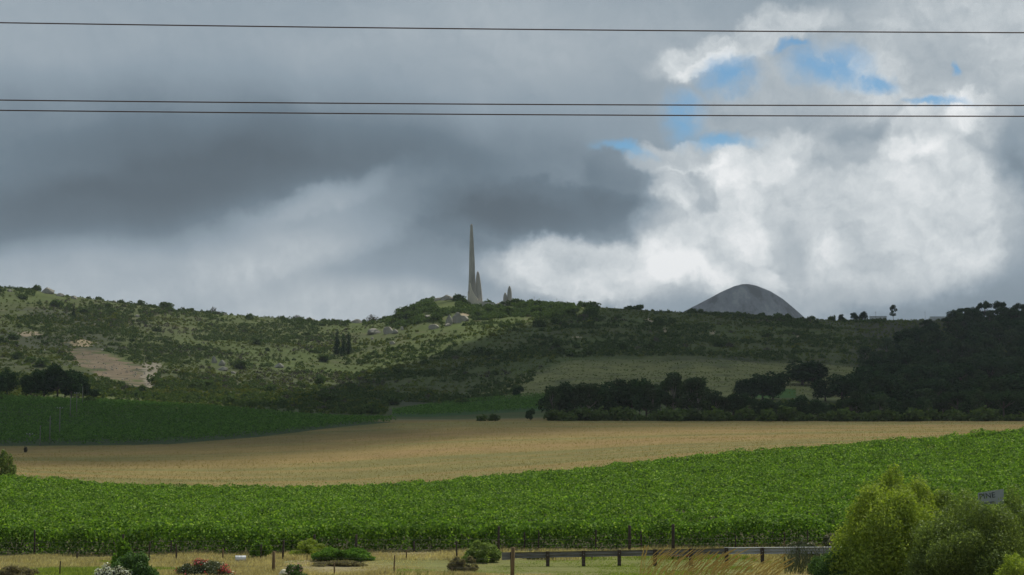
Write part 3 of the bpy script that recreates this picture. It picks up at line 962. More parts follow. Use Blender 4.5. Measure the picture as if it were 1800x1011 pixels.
BO = [  # px, py of the foot, width px, height px, pale?, label
    (655, 586, 30, 11, 1, 'long pale boulder with a sunlit slanting top, leftmost below the knoll'),
    (683, 586, 18, 13, 1, 'upright pale boulder right of the long slanting boulder'),
    (694, 585, 14, 8, 0, 'low grey boulder against the upright pale boulder'),
    (706, 579, 8, 7, 1, 'small bright boulder alone below the knoll bushes'),
    (763, 575, 19, 8, 1, 'smooth pale boulder with flat base in the middle of the knoll slope'),
    (789, 568, 14, 18, 0, 'tall grey boulder at the left of the rock pile below the monument'),
    (803, 566, 18, 22, 0, 'biggest grey boulder of the rock pile below the monument'),
    (815, 561, 22, 10, 1, 'ochre boulder at the right of the rock pile below the monument'),
    (788, 571, 12, 5, 1, 'pale slab at the foot of the rock pile below the monument'),
    (752, 556, 18, 5, 1, 'thin pale rock band between the knoll bushes'),
    (690, 604, 10, 6, 1, 'small pale rock on the yellow green slope below the boulders'),
    (654, 595, 6, 5, 1, 'tiny pale rock just under the long slanting boulder'),
    (626, 567, 20, 8, 0, 'low grey outcrop near the dip in the ridge'),
    (377, 637, 10, 13, 0, 'grey boulder at the upper left of the rock group on the left slope'),
    (390, 642, 15, 11, 0, 'grey boulder in the middle of the rock group on the left slope'),
    (391, 650, 20, 8, 0, 'flat grey boulder at the foot of the rock group on the left slope'),
    (411, 655, 10, 5, 0, 'small grey boulder right of the rock group on the left slope'),
    (491, 646, 19, 9, 0, 'rounded grey boulder alone on the yellow green slope'),
    (239, 556, 10, 5, 1, 'small pale rock on the upper left slope'),
    (15, 513, 12, 7, 0, 'grey rock on the left skyline slope, leftmost'),
    (80, 515, 30, 14, 0, 'broad sloping granite slab on the left skyline'),
    (100, 520, 22, 8, 0, 'low grey rock right of the broad granite slab'),
    (128, 525, 16, 8, 1, 'pale rock below the left skyline'),
    (200, 525, 6, 5, 1, 'small white rock on the left skyline'),
    (392, 541, 10, 3, 1, 'thin pale slab on the ridge'),
    (545, 556, 14, 5, 1, 'pale low rock on the ridge dip'),
    (783, 531, 30, 12, 0, 'broad grey boulder on the knoll top left of the monument'),
    (770, 527, 14, 8, 0, 'small grey boulder on the knoll top beside the broad one'),
    (885, 531, 26, 10, 0, 'rounded grey boulder behind the small pillar'),
    (180, 616, 6, 3, 1, 'tiny pale rock above the bare earth scar'),
    (78, 616, 5, 3, 1, 'tiny white rock on the grassy left slope'),
]

# ------------------------------------------------------------------ hillside shrubs
random.seed(5)
n_s = 0
pos_s = []
kinds = []


def shrub(px, Y, hh, key, zone, wd=1.0):
    x, y = XY(px, Y)
    spy = proj(x, y, h1(x, y))[1]
    for (bx_, by_, bw_, bh_, _p, _l) in BO:
        if abs(px - bx_) < bw_ * .5 + 5 and by_ - bh_ < spy < by_ + 16: return
    lb = {'bush': 'dark green shrub', 'bush_grey': 'grey leafless shrub', 'bush_yellow': 'yellow green shrub'}[key]
    place(key, 'shrub', x, y, hh, f'{lb} {zone}', 'shrub', f'{lb}s {zone}', wd, sink=hh * .06)


def zone(px, Y):
    if Y > 1370: return 'on the left skyline' if px < 650 else ('on the skyline' if px < 820 else 'on the skyline')
    if px < 560: return 'on the left slope'
    if px < 1000 and Y > 1150: return 'on the knoll'
    return 'on the shaded slope'


for i in range(56):                                  # skyline
    px = random.uniform(-10, 640) if i < 26 else random.uniform(660, 1500)
    hh = random.uniform(1.6, 3.4) if px < 640 else random.uniform(2.8, 5.2)
    if 660 < px < 850: hh = random.uniform(3, 5)
    shrub(px, random.uniform(1385, 1402), hh, random.choice(['bush', 'bush', 'bush_grey']) if px < 700 else 'bush', zone(px, 1400), random.uniform(1, 1.5))
for (px, hh) in ((656, 8.0), (285, 6), (296, 6.5), (245, 5), (375, 6), (520, 5), (545, 5.5), (12, 6), (60, 6), (118, 6.5), (703, 6.5)):
    shrub(px, 1394, hh, 'bush_grey' if px in (656, 375, 520) else 'bush', zone(px, 1400), 1.1)
for i in range(85):                                  # round bushes of the knoll
    px = random.uniform(690, 1060); Y = random.uniform(1290, 1385)
    if 775 < px < 880 and Y > 1340: continue
    shrub(px, Y, random.uniform(4, 7), 'bush', zone(px, Y), random.uniform(1.0, 1.35))
i = 0
while i < 148:
    Y = random.uniform(640, 1370); px = random.uniform(-30, 1520)
    if Y < 1010 and px > 810 + (Y - 700) * .62: continue
    if Y < 760 and px > 690: continue
    x, y = XY(px, Y)
    if fbm(np.array([x]), np.array([y]), 110, 2, 91)[0] < random.uniform(-.6, .3): continue
    if (px - 200) ** 2 / 85 ** 2 + (proj(x, y, h1(x, y))[1] - 650) ** 2 / 24 ** 2 < 1: continue
    key = random.choice(['bush', 'bush', 'bush', 'bush_grey', 'bush_yellow'])
    shrub(px, Y, random.uniform(3, 6.5) if key == 'bush' else random.uniform(2, 4.5), key, zone(px, Y), random.uniform(1, 1.6))
    i += 1




def scatter_plants(name, pts, hts, mats, nl, ls, label=None):
    """many small plants as one object (nobody could count them)"""
    nP = len(pts)
    C = np.repeat(pts, nl, axis=0); hh = np.repeat(hts, nl)
    d = rng.normal(0, 1, (len(C), 3)); d /= np.linalg.norm(d, axis=1, keepdims=True); d[:, 2] = np.abs(d[:, 2])
    rad = (0.65 + .35 * rng.random(len(C)))[:, None]
    P = C + d * rad * hh[:, None] * np.array([0.75, 0.75, 0.95])
    Vv, Fc = leaves(P, d, ls * hh * rng.uniform(.6, 1.3, len(C)), 1.3, 0.6)
    o = link(name, npmesh(name, Vv, Fc, mats))
    tag(o, label, kind='stuff')
    return o


def hill_points(n_, pxa, pxb, ya, yb, thr, seed, clus=None, csc=45):
    r = np.random.default_rng(seed)
    px = r.uniform(pxa, pxb, n_); Y = np.sqrt(r.uniform(ya ** 2, yb ** 2, n_))
    x = (px - 900) / F * Y
    z = H(x, Y)
    _, py = proj(x, Y, z)
    nn = fbm(x, Y, 70, 4, seed + 5)
    k = nn > r.uniform(-.9, thr, n_)
    if clus is not None:
        k = fbm(x, Y * .8, csc, 5, seed + 40, .6) > clus + r.uniform(-.10, .10, n_)
    for (bx_, by_, bw_, bh_, _p, _l) in BO:
        k &= ~((np.abs(px - bx_) < bw_ * .6) & (py > by_ - bh_ * .7) & (py < by_ + bh_ * .7 + 3))
    k &= ~((Y < 1010) & (px > 810 + (Y - 700) * .62) & (Y > 690))
    k &= ~((Y < 800) & (px > 680) & (px < 1110))
    k &= ~in_left_vines(px, py, Y)
    k &= ~(((px - 200) * .93 + (py - 648) * .36) ** 2 / 85 ** 2 + (-(px - 200) * .36 + (py - 648) * .93) ** 2 / 24 ** 2 < .9)
    return np.stack([x, Y, z], 1)[k]


pts = hill_points(40000, -60, 1860, 640, 1410, 1.2, 1)
scatter_plants('hillside_scrub', pts, rng.uniform(.5, 1.5, len(pts)), M['scrub'], 22, .52, 'low mixed green and brown scrub covering the hillside')
pts = hill_points(26000, -60, 1560, 640, 1400, .1, 2, .03, 38)
scatter_plants('dark_undergrowth', pts, rng.uniform(.8, 2.6, len(pts)), M['bush'], 26, .42, 'dark green undergrowth in the folds of the hillside')
pts = hill_points(1500, 680, 1010, 1290, 1398, .1, 6, -.22, 30)
scatter_plants('knoll_thicket', pts, rng.uniform(1.4, 3.4, len(pts)), M['bush'], 60, .30, 'dense green thicket over the top of the knoll')
pts = hill_points(9000, -60, 1400, 640, 1400, .1, 3, .20, 60)
scatter_plants('dry_undergrowth', pts, rng.uniform(.8, 2.2, len(pts)), M['bush_grey'], 26, .34, 'grey dry undergrowth on the hillside')
pts = hill_points(9000, -40, 1000, 700, 1330, .1, 4, .14, 70)
scatter_plants('yellow_heath', pts, rng.uniform(.6, 1.6, len(pts)), M['bush_yellow'], 34, .42, 'yellow green heath plants on the sunlit slope')
r = np.random.default_rng(37)
px_ = r.uniform(1485, 1870, 2600); Y_ = r.uniform(560, 1390, 2600); x_ = (px_ - 900) / F * Y_
k_ = ~((Y_ > 1230) & (px_ < 1660)) & (px_ > 1510 + np.clip(Y_ - 980, 0, 500) * .35) & (px_ > 1485 + np.clip(Y_ - 900, 0, 500) * .12) & ~((px_ > 1776) & (px_ < 1805) & (Y_ < 820))
scatter_plants('wood_undergrowth', np.stack([x_, Y_, H(x_, Y_)], 1)[k_], r.uniform(2.0, 5.5, k_.sum()), M['gum'], 60, .30, 'dark undergrowth filling the wood on the right')
# tufts on the pale grass slope
r = np.random.default_rng(31)
px_ = r.uniform(860, 1560, 3800); Y_ = r.uniform(740, 1010, 3800); x_ = (px_ - 900) / F * Y_
scatter_plants('slope_grass_tufts', np.stack([x_, Y_, H(x_, Y_)], 1), r.uniform(.2, .55, 3800), M['scrub'], 12, .7, 'low tufts on the pale grass slope')


# ------------------------------------------------------------------ boulders
def boulder_mesh(name, seed, mat, sub=3):
    import bmesh
    bm = bmesh.new()
    bmesh.ops.create_icosphere(bm, subdivisions=sub, radius=1)
    r = random.Random(seed)
    planes = [(Vector((r.uniform(-1, 1), r.uniform(-1, 1), r.uniform(-.5, 1))).normalized(), r.uniform(.45, .85)) for _ in range(12)]
    for v in bm.verts:
        for (nn, dd) in planes:
            s_ = v.co.dot(nn)
            if s_ > dd: v.co -= nn * (s_ - dd) * .95
        v.co *= 1 + 0.05 * math.sin(v.co.x * 9 + seed) * math.cos(v.co.y * 8 - seed) + 0.03 * math.sin(v.co.z * 17 + seed)
    me = bpy.data.meshes.new(name)
    bm.to_mesh(me); bm.free()
    me.materials.append(mat)
    return me


BM = [boulder_mesh('boulder', s_, M['granite']) for s_ in (1, 2, 3)]
BG = [boulder_mesh('boulder', s_, M['granite_grey']) for s_ in (4, 5, 6)]


def find_depth(px, py, ya=600, yb=1405):
    ys = np.arange(ya, yb, 2.0)
    xs = (px - 900) / F * ys
    pr = proj(xs, ys, H(xs, ys))[1]
    k = np.argmin(np.abs(pr - py))
    return ys[k]


for i, (px, py, wpx, hpx, pale, lab) in enumerate(BO):
    Y = (find_depth(px, py) - 6) if py > 535 or px < 300 else 1378
    if px < 220 and py < 530: Y = find_depth(px, py, 1200, 1400)
    x = (px - 900) / F * Y
    o = link('boulder', (BM if pale else BG)[i % 3])
    o.scale = (wpx / 1.75 / F * Y, wpx / 2 / F * Y * .8, hpx / F * Y * .7)
    o.rotation_euler = (0, math.radians(random.uniform(-12, 6)), random.uniform(-.4, .4))
    o.location = (x, Y, h1(x, Y) + hpx / F * Y * (.36 if py > 535 else .08))
    tag(o, lab, 'boulder')

# rubble in the bare scar
r = np.random.default_rng(8)
k = 130
u_ = r.uniform(-80, 80, k); v_ = r.normal(0, 9, k)
ppx = 205 + u_ * .93 - v_ * .3; ppy = 650 + u_ * .30 + v_ * .9
rb = MB()
for a_, b_ in zip(ppx, ppy):
    Y = find_depth(a_, b_); x = (a_ - 900) / F * Y; s_ = r.uniform(.25, .8)
    rb.box((x, Y, h1(x, Y) + s_ * .2), (s_, s_, s_ * .7), r.uniform(0, 3), r.uniform(-.3, .3))
tag(rb.build('rubble', M['granite']), 'loose pale stones scattered over the bare earth scar', kind='stuff')

# ------------------------------------------------------------------ monument
MYD = 1386.0
k_ = MYD / F                              # metres per photo pixel there
mroot = empty('monument', ((832 - 900) * k_, MYD, zrow(541, MYD)))
tag(mroot, 'tall tapering concrete spire monument with a shorter rounded column on the knoll', 'monument')


def mp(px, py, dy=0.0):
    return ((px - 832) * k_, dy, (541 - py) * k_)


# main spire: rows of left edge, ridge line, right edge
rows = [(392.6, 827.2, 828.0, 829.2), (394.5, 826.3, 827.6, 830.2), (405, 825.7, 827.1, 831.0), (420, 825.2, 826.8, 832.0), (440, 824.7, 826.5, 833.1), (460, 824.2, 826.2, 834.2),
        (480, 823.9, 825.9, 834.7), (495, 823.3, 825.4, 835.7), (508, 822.7, 824.9, 836.9), (518, 822.3, 824.5, 838.5), (527, 821.9, 824.0, 840), (540, 821.5, 823.5, 841)]
rings = []
for (py, xl, xm, xr) in rows[::-1]:
    wd = (xr - xl)
    rings.append([mp(xl, py, wd * k_ * .35), mp(xm, py, -wd * k_ * .45), mp((xm * .5 + xr * .5), py, -wd * k_ * .34), mp(xr, py, -wd * k_ * .05), mp((xl + xr) / 2 + 1, py, wd * k_ * .55)])
m_ = MB(); m_.loft(rings); m_.build('spire', M['concrete'], mroot)
# second column with rounded tip
rings = []
for py, hw in ((541, 6.6), (530, 6.3), (515, 5.6), (500, 4.7), (490, 3.8), (483, 2.8), (478.5, 1.7), (476.3, .7)):
    cx = 842.6 - (541 - py) * 0.047
    rings.append([mp(cx + math.cos(t) * hw, py, 1.2 + math.sin(t) * hw * k_ * .9) for t in np.linspace(0, 2 * math.pi, 15)[:-1]])
m_ = MB(); m_.loft(rings); m_.build('rounded_column', M['concrete'], mroot, True)
# swept buttress curving from the foot of the spire down to the wall on the right
cv = [(822, 513), (825, 518.5), (829, 522.8), (834, 526.5), (840, 529.3), (847.5, 531)]
rings = []
for i, (a_, b_) in enumerate(cv):
    d_ = -3.4 - 1.0 * math.sin(i / 5 * math.pi)
    rings.append([mp(a_, b_, d_), mp(a_, b_, d_ + 2.4), mp(a_, 541, d_ + 2.4), mp(a_, 541, d_)])
m_ = MB(); m_.loft(rings); m_.build('buttress', M['concrete_pale'], mroot)
cv2 = [(825, 497), (827.5, 508), (831, 516), (835, 521.5), (838.5, 525)]
rings = []
for i, (a_, b_) in enumerate(cv2):
    rings.append([mp(a_, b_, -3.1), mp(a_ + 2.3, b_ + 1, -2.0), mp(a_ + 2.3, 540, -2.0), mp(a_, 540, -3.1)])
m_ = MB(); m_.loft(rings); m_.build('inner_fin', M['concrete_pale'], mroot)
m_ = MB()
m_.loft([[mp(847.5, 531.3, -5), mp(847.5, 531.3, -3.5), mp(847.5, 549, -3.5), mp(847.5, 549, -5)], [mp(858, 532.5, -5.2), mp(858, 532.5, -3.7), mp(858, 549, -3.7), mp(858, 549, -5.2)],
         [mp(869, 534.5, -4.6), mp(869, 534.5, -3), mp(869, 549, -3), mp(869, 549, -4.6)]])
m_.build('terrace_wall', M['concrete'], mroot)
m_ = MB()
m_.loft([[mp(821, 541.01, -5.1), mp(821, 541.01, 3), mp(821, 550, 3), mp(821, 550, -5.1)], [mp(847.4, 541.01, -5.1), mp(847.4, 541.01, 3), mp(847.4, 550, 3), mp(847.4, 550, -5.1)]])
m_.build('plinth', M['concrete'], mroot)
for (px, hh, wd_, lab) in ((806, 6.5, 1.2, 'large round dark bush against the left foot of the tall monument'), (815, 4.5, 1.2, 'low round bush touching the left foot of the tall monument'), (856, 6.0, 1.1, 'round grey green bush behind the terrace wall of the monument'),
                           (884, 5.0, 1.3, 'low dark bush at the left foot of the small pillar'), (897, 5.2, 1.3, 'dark bush covering the foot of the small pillar'), (908, 6.0, 1.3, 'dark round bush right of the small pillar')):
    Yb = 1394 if px == 856 else 1376
    place('bush', 'shrub', (px - 900) / F * Yb, Yb, hh, lab, 'shrub', None, wd_, sink=.3)
# separate small pillar and dome on the right
sp = empty('stone_pillar', ((895.2 - 900) * k_, MYD, zrow(534, MYD)))
tag(sp, 'small pointed concrete pillar with a domed stub beside it, right of the tall monument', 'monument')
for nm, cx, bot, top_, hw in (('pillar', 895.6, 536, 503, 4.2), ('domed_stub', 888.0, 536, 514.5, 3.6)):
    rings = []
    for t in (0, .3, .5, .65, .77, .87, .94, .98, 1.0):
        ww = hw * (1 - t ** 5 * .75)
        rings.append([((cx - 895.2 + math.cos(q) * ww) * k_, math.sin(q) * ww * k_, (534 - (bot + (top_ - bot) * t)) * k_) for q in np.linspace(0, 2 * math.pi, 13)[:-1]])
    m_ = MB(); m_.loft(rings); m_.build(nm, M['concrete'], sp, True)
# low walls on the shoulder right of the monument
for (pa, pb, py, hh, lab, mt_) in ((939, 975, 542, .7, 'low pale wall among the bushes right of the monument', 'wall_white'), (1636, 1690, 558, .6, 'long white roofline on the right skyline', 'wall_white'), (1530, 1560, 557, .35, 'short white wall on the skyline left of the lone tree', 'wall_white')):
    Y = 1372.0 if pa < 1000 else 1405
    a_, b_ = (pa - 900) / F * Y, (pb - 900) / F * Y
    m_ = MB(); m_.box((0, 0, -1.5 + hh / 2), (b_ - a_, 1.0, hh + 3))
    m_.box((0, 0, hh + .08), (b_ - a_ + .4, 1.4, .16))
    o = m_.build('boundary_wall', M[mt_]); o.location = ((a_ + b_) / 2, Y, zrow(py, Y) - hh / 2)
    tag(o, lab, 'wall')
for (px, hpx, lab) in ((1541, 12, 'thin mast on the skyline left of the lone tree'), (1628, 12, 'thin mast on the skyline right of the lone tree'), (939, 9, 'thin mast on the skyline right of the small pillar'), (979, 8, 'thin mast on the skyline among bushes right of the low pale wall')):
    m_ = MB(); m_.tube([(0, 0, -2), (0, 0, hpx * .417 + 2)], [.12, .08], 5); m_.tube([(-.5, 0, hpx * .417 + 1), (.5, 0, hpx * .417 + 1)], .05, 4)
    x, y = XY(px, 1398); o = m_.build('mast', M['wood_pale']); o.location = (x, y, h1(x, y)); tag(o, lab, 'mast')

# ------------------------------------------------------------------ far left vineyard with its poles
r = np.random.default_rng(12)


def canopy(name, X, Y, zfun, size, mat, label, jit=.9):
    z = zfun
    P = np.stack([X, Y, z], 1)
    D = np.tile(np.array([0, -.2, .8]), (len(X), 1))
    Vv, Fc = leaves(P, D, size, 1.25, jit)
    o = link(name, npmesh(name, Vv, Fc, mat)); tag(o, label, kind='stuff')
    return o


n_ = 420000
px_ = r.uniform(-120, 712, n_); Y_ = np.sqrt(r.uniform(410 ** 2, 700 ** 2, n_)); x_ = (px_ - 900) / F * Y_
g_ = H(x_, Y_); _, py_ = proj(x_, Y_, g_)
ang = math.radians(24)
rowc = (x_ * math.cos(ang) + (Y_ - 500) * math.sin(ang)) / 2.6
fr = np.abs(rowc - np.round(rowc)) * 2.6
back = (Y_ > np.interp(px_, [-120, 360, 600], [610, 588, 545]))
gap = back & (Y_ < np.interp(px_, [-120, 360, 600], [616, 593, 549]))
k = in_left_vines(px_, py_, Y_) & (fr < .5 + .25 * fbm(x_, Y_, 5, 2, 93)) & ~gap
x_, Y_, g_, fr = x_[k], Y_[k], g_[k], fr[k]
hgt = (1.75 + .35 * fbm(x_, Y_, 3, 3, 14)) * (1 - .35 * (fr / .62) ** 2)
zz_ = g_ + hgt * (1 - .75 * r.random(len(x_)) ** 2.2)
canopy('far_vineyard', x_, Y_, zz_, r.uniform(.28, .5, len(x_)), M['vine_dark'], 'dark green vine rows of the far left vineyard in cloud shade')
# middle vine block
n_ = 120000
px_ = r.uniform(690, 1110, n_); Y_ = r.uniform(545, 850, n_); x_ = (px_ - 900) / F * Y_
g_ = H(x_, Y_); _, py_ = proj(x_, Y_, g_)
rowc = Y_ / 2.8; fr = np.abs(rowc - np.round(rowc)) * 2.8
k = in_mid_vines(px_, py_, Y_) & (fr < .7)
x_, Y_, g_ = x_[k], Y_[k], g_[k]
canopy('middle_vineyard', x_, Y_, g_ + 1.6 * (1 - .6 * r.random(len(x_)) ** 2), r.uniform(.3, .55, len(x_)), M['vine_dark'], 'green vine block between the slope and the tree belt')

for (px, top, bot, cross, lab) in ((55, 762, 782, 1, 'pale pole in the left vineyard, leftmost, at its front edge'), (73, 748, 784, 0, 'pale pole in the left vineyard, second from the left edge'),
                                   (90, 731, 782, 0, 'tall pale pole in the left vineyard, third from the left edge'), (107, 716, 770, 1, 'tall pale pole in the left vineyard with a crossarm below the grove'),
                                   (125, 696, 742, 0, 'pale pole in front of the broad grove, left one'), (136, 690, 735, 1, 'pale pole with a crossarm in front of the broad grove, right one'), (146, 680, 716, 0, 'faint pole at the right end of the broad grove')):
    Y = find_depth(px, bot, 405, 690)
    x = (px - 900) / F * Y
    hh = (bot - top) / F * Y
    e = empty('utility_pole', (x, Y, h1(x, Y))); tag(e, lab, 'utility pole', 'pale poles crossing the left vineyard')
    m_ = MB(); m_.tube([(0, 0, -.3), (0, 0, hh)], [.13, .085], 7); m_.build('pole', M['wood_pale'], e, True)
    if cross:
        m_ = MB(); m_.box((0, -.12, hh - .25), (1.5, .1, .12)); m_.build('crossarm', M['wood_pale'], e)
        m_ = MB()
        for q in (-.65, 0, .65): m_.tube([(q, -.12, hh - .19), (q, -.12, hh - .02)], [.05, .035], 6)
        m_.build('insulator', M['white'], e)

# ------------------------------------------------------------------ near vineyard
r = np.random.default_rng(21)
rows_x, rows_y, rows_t = [], [], []
RS = 2.4
Ys = np.arange(VF + .8, 256, RS)
allP, allD, allS = [], [], []
for i, Yr in enumerate(Ys):
    xa, xb = (-480 - 900) / F * Yr, (2280 - 900) / F * Yr
    L = xb - xa
    dens = 700 if i == 0 else (320 if i < 3 else 165 - 60 * min(1, (Yr - 118) / 100))
    n_ = int(L * dens)
    xs = r.uniform(xa, xb, n_)
    pxs = 900 + F * xs / Yr
    k = (Yr < vb(pxs) + fbm(xs, np.full(n_, 1.0), 6, 2, 3) * 1.5) & ((np.abs(pxs - 900) < 960) | (r.random(n_) < .55))
    xs = xs[k]; n_ = len(xs)
    if n_ == 0: continue
    ang_ = r.uniform(-.3, math.pi + .3, n_)
    vig = fbm(xs, np.full(n_, Yr), 9, 3, 8)                         # vigour along the row
    bump_ = fbm(xs, np.full(n_, Yr * 3.1), 1.1, 3, 15)
    top = 1.68 + .40 * vig + .55 * bump_
    shoots = r.random(n_) < .05
    half = .62 + .14 * bump_
    low = .08 if i == 0 else (.3 if i < 3 else 1.0)
    if i == 0:
        t = r.random(n_)
        zz_ = low + (top - low) * t ** .8
        yy_ = Yr + r.normal(0, .36, n_) - .1
        hole = fbm(xs, zz_ * 1.3, 1.4, 2, 44)
        kk = hole + (zz_ - .3) * .5 > -.8
        xs, zz_, yy_, top, shoots = xs[kk], zz_[kk], yy_[kk], top[kk], shoots[kk]
    else:
        zc = (top + low) / 2; rz_ = (top - low) / 2
        zz_ = zc + np.sin(ang_) * rz_ * r.uniform(.8, 1.05, n_)
        yy_ = Yr + np.cos(ang_) * half * r.uniform(.7, 1.1, n_)
    zz_ = zz_ + shoots * r.uniform(0, .35, len(zz_))
    g_ = H(xs, yy_)
    allP.append(np.stack([xs, yy_, g_ + zz_], 1))
    dd = np.stack([np.zeros(len(xs)), (yy_ - Yr), (zz_ - 1.1)], 1)
    allD.append(dd)
    allS.append(r.uniform(.10, .185, len(xs)) * (1 + max(0, Yr - 112) / 260))
P = np.concatenate(allP); D = np.concatenate(allD); Sz = np.concatenate(allS)
rng = np.random.default_rng(22)
Vv, Fc = leaves(P, D, Sz, 1.15, .55, up=.15)
nv = link('near_vineyard', npmesh('near_vineyard', Vv, Fc, M['vine'])); tag(nv, 'bright green leafy vine canopy filling the near vineyard', kind='stuff')
print('vine leaves', len(P))
# vine stems of the front rows
m_ = MB()
for Yr in Ys[:2]:
    xs = np.arange((-480 - 900) / F * Yr, (2200 - 900) / F * Yr, 1.35)
    for x in xs:
        x = x + random.uniform(-.25, .25); g_ = h1(x, Yr)
        m_.tube([(x, Yr, g_ - .1), (x + random.uniform(-.08, .08), Yr, g_ + .5), (x + random.uniform(-.15, .15), Yr, g_ + 1.0)], [.035, .028, .02], 5)
tag(m_.build('vine_stems', M['bark']), 'thin dark vine stems under the front rows of the near vineyard', kind='stuff')
# dark posts along the vineyard front
VP = [(68, 930, 975, .09), (222, 938, 976, .13), (305, 948, 970, .08), (555, 938, 980, .14), (730, 950, 972, .12), (876, 924, 960, .13), (922, 934, 962, .08), (946, 930, 972, .07), (1046, 930, 966, .09), (1105, 922, 960, .16), (1126, 932, 962, .09), (1181, 920, 968, .17), (1290, 940, 965, .08), (1375, 935, 962, .06), (1415, 930, 960, .06)]
for i, (px, top, bot, wd) in enumerate(VP):
    Y = VF - .25 - (.9 if wd > .12 else 0)
    x = (px - 900) / F * Y
    g_ = h1(x, Y)
    m_ = MB(); lean = random.uniform(-.04, .04)
    zt = zrow(top, Y) - g_
    wd *= .6
    m_.tube([(0, 0, -.3), (lean * .5, 0, zt * .5), (lean, 0, zt - .02), (lean, 0, zt)], [wd, wd * .95, wd * .9, wd * .7], 8)
    o = m_.build('vineyard_post', M['wood_dark'], None, True); o.location = (x, Y, g_)
    where = ['behind the left end of the dry verge', 'rising above the dark green foreground bush', 'just left of the pink flowering bushes', 'thick one above the green grass mound', 'left of the round bush', 'right above the round bush', 'above the left end of the guardrail', 'thin one over the guardrail start', 'thin one above the rusty rail section', 'thick one above the middle of the rusty rail', 'thin one right of the thick middle post', 'thickest one above the golden grass stalks', 'thin one above the bright rail section', 'very thin one above the bright rail by the plumes', 'very thin one nearest the large right bushes'][i]
    tag(o, f'dark wooden vineyard post, {where}', 'post', 'dark posts along the vineyard front')


# ------------------------------------------------------------------ dry field stubble, verge grass
def blades(name, X, Y, hgt, wid, mat, label, lean=.35, leanx=.12, base=None):
    n_ = len(X)
    g_ = H(X, Y) if base is None else base
    P0 = np.stack([X, Y, g_ - .02], 1)
    a = rng.uniform(0, 2 * math.pi, n_)
    side = np.stack([np.cos(a), np.sin(a), np.zeros(n_)], 1) * (wid / 2)[:, None]
    tip = P0 + np.stack([rng.normal(leanx, lean, n_) * hgt, rng.normal(0, lean, n_) * hgt, hgt], 1)
    mid = P0 * .5 + tip * .5; mid[:, 2] += hgt * .08
    Vv = np.stack([P0 - side, P0 + side, mid + side * .7, tip, mid - side * .7], 1).reshape(-1, 3)
    Fc = np.arange(n_ * 5).reshape(-1, 5)
    o = link(name, npmesh(name, Vv, Fc, mat)); tag(o, label, kind='stuff')
    return o


r = np.random.default_rng(41)
n_ = 290000
px_ = r.uniform(-450, 2250, n_); Y_ = r.uniform(88, VF + 1.2, n_); x_ = (px_ - 900) / F * Y_
gr = fbm(x_, Y_, 7, 3, 55) + .35 * np.sin(x_ / 4.5)
lawn = (Y_ > 97.5) & (Y_ < 107.5) & (px_ > 500) & (px_ < 1320)      # short mown green strip
hh = np.clip(.14 + .26 * fbm(x_, Y_, 3, 3, 56) + .12 * r.random(n_), .04, .5) * np.where(lawn, .3, 1) * np.where(Y_ > 110, .9, 1)
green = ((gr > .25) & (Y_ < 109)) | (lawn & (gr > -.35))
blades('dry_grass', x_[~green], Y_[~green], hh[~green], r.uniform(.02, .05, (~green).sum()), M['grass'], 'dry straw coloured grass of the roadside verge')
blades('green_grass', x_[green], Y_[green], hh[green] * .85, r.uniform(.025, .05, green.sum()), M['grass_green'], 'green grass patches of the roadside verge')
# stubble on the dry field
n_ = 140000
px_ = r.uniform(-250, 2100, n_); Y_ = 228 + 290 * r.random(n_) ** 1.15; x_ = (px_ - 900) / F * Y_
k = (Y_ > vb(px_) + 1) & ~in_left_vines(px_, proj(x_, Y_, H(x_, Y_))[1], Y_)
x_, Y_ = x_[k], Y_[k]
hh = r.uniform(.06, .2, len(x_)) * (1 + .6 * fbm(x_ / 6, Y_, 8, 3, 58))
blades('field_stubble', x_, Y_, np.clip(hh, .05, .6), r.uniform(.05, .13, len(x_)), foliage('stubble_straw', (0.20, 0.155, 0.062), (0.28, 0.22, 0.09), 0.5, 0.0, hue=0.0, nscale=.05, namp=.5), 'short dry stubble on the brown field')


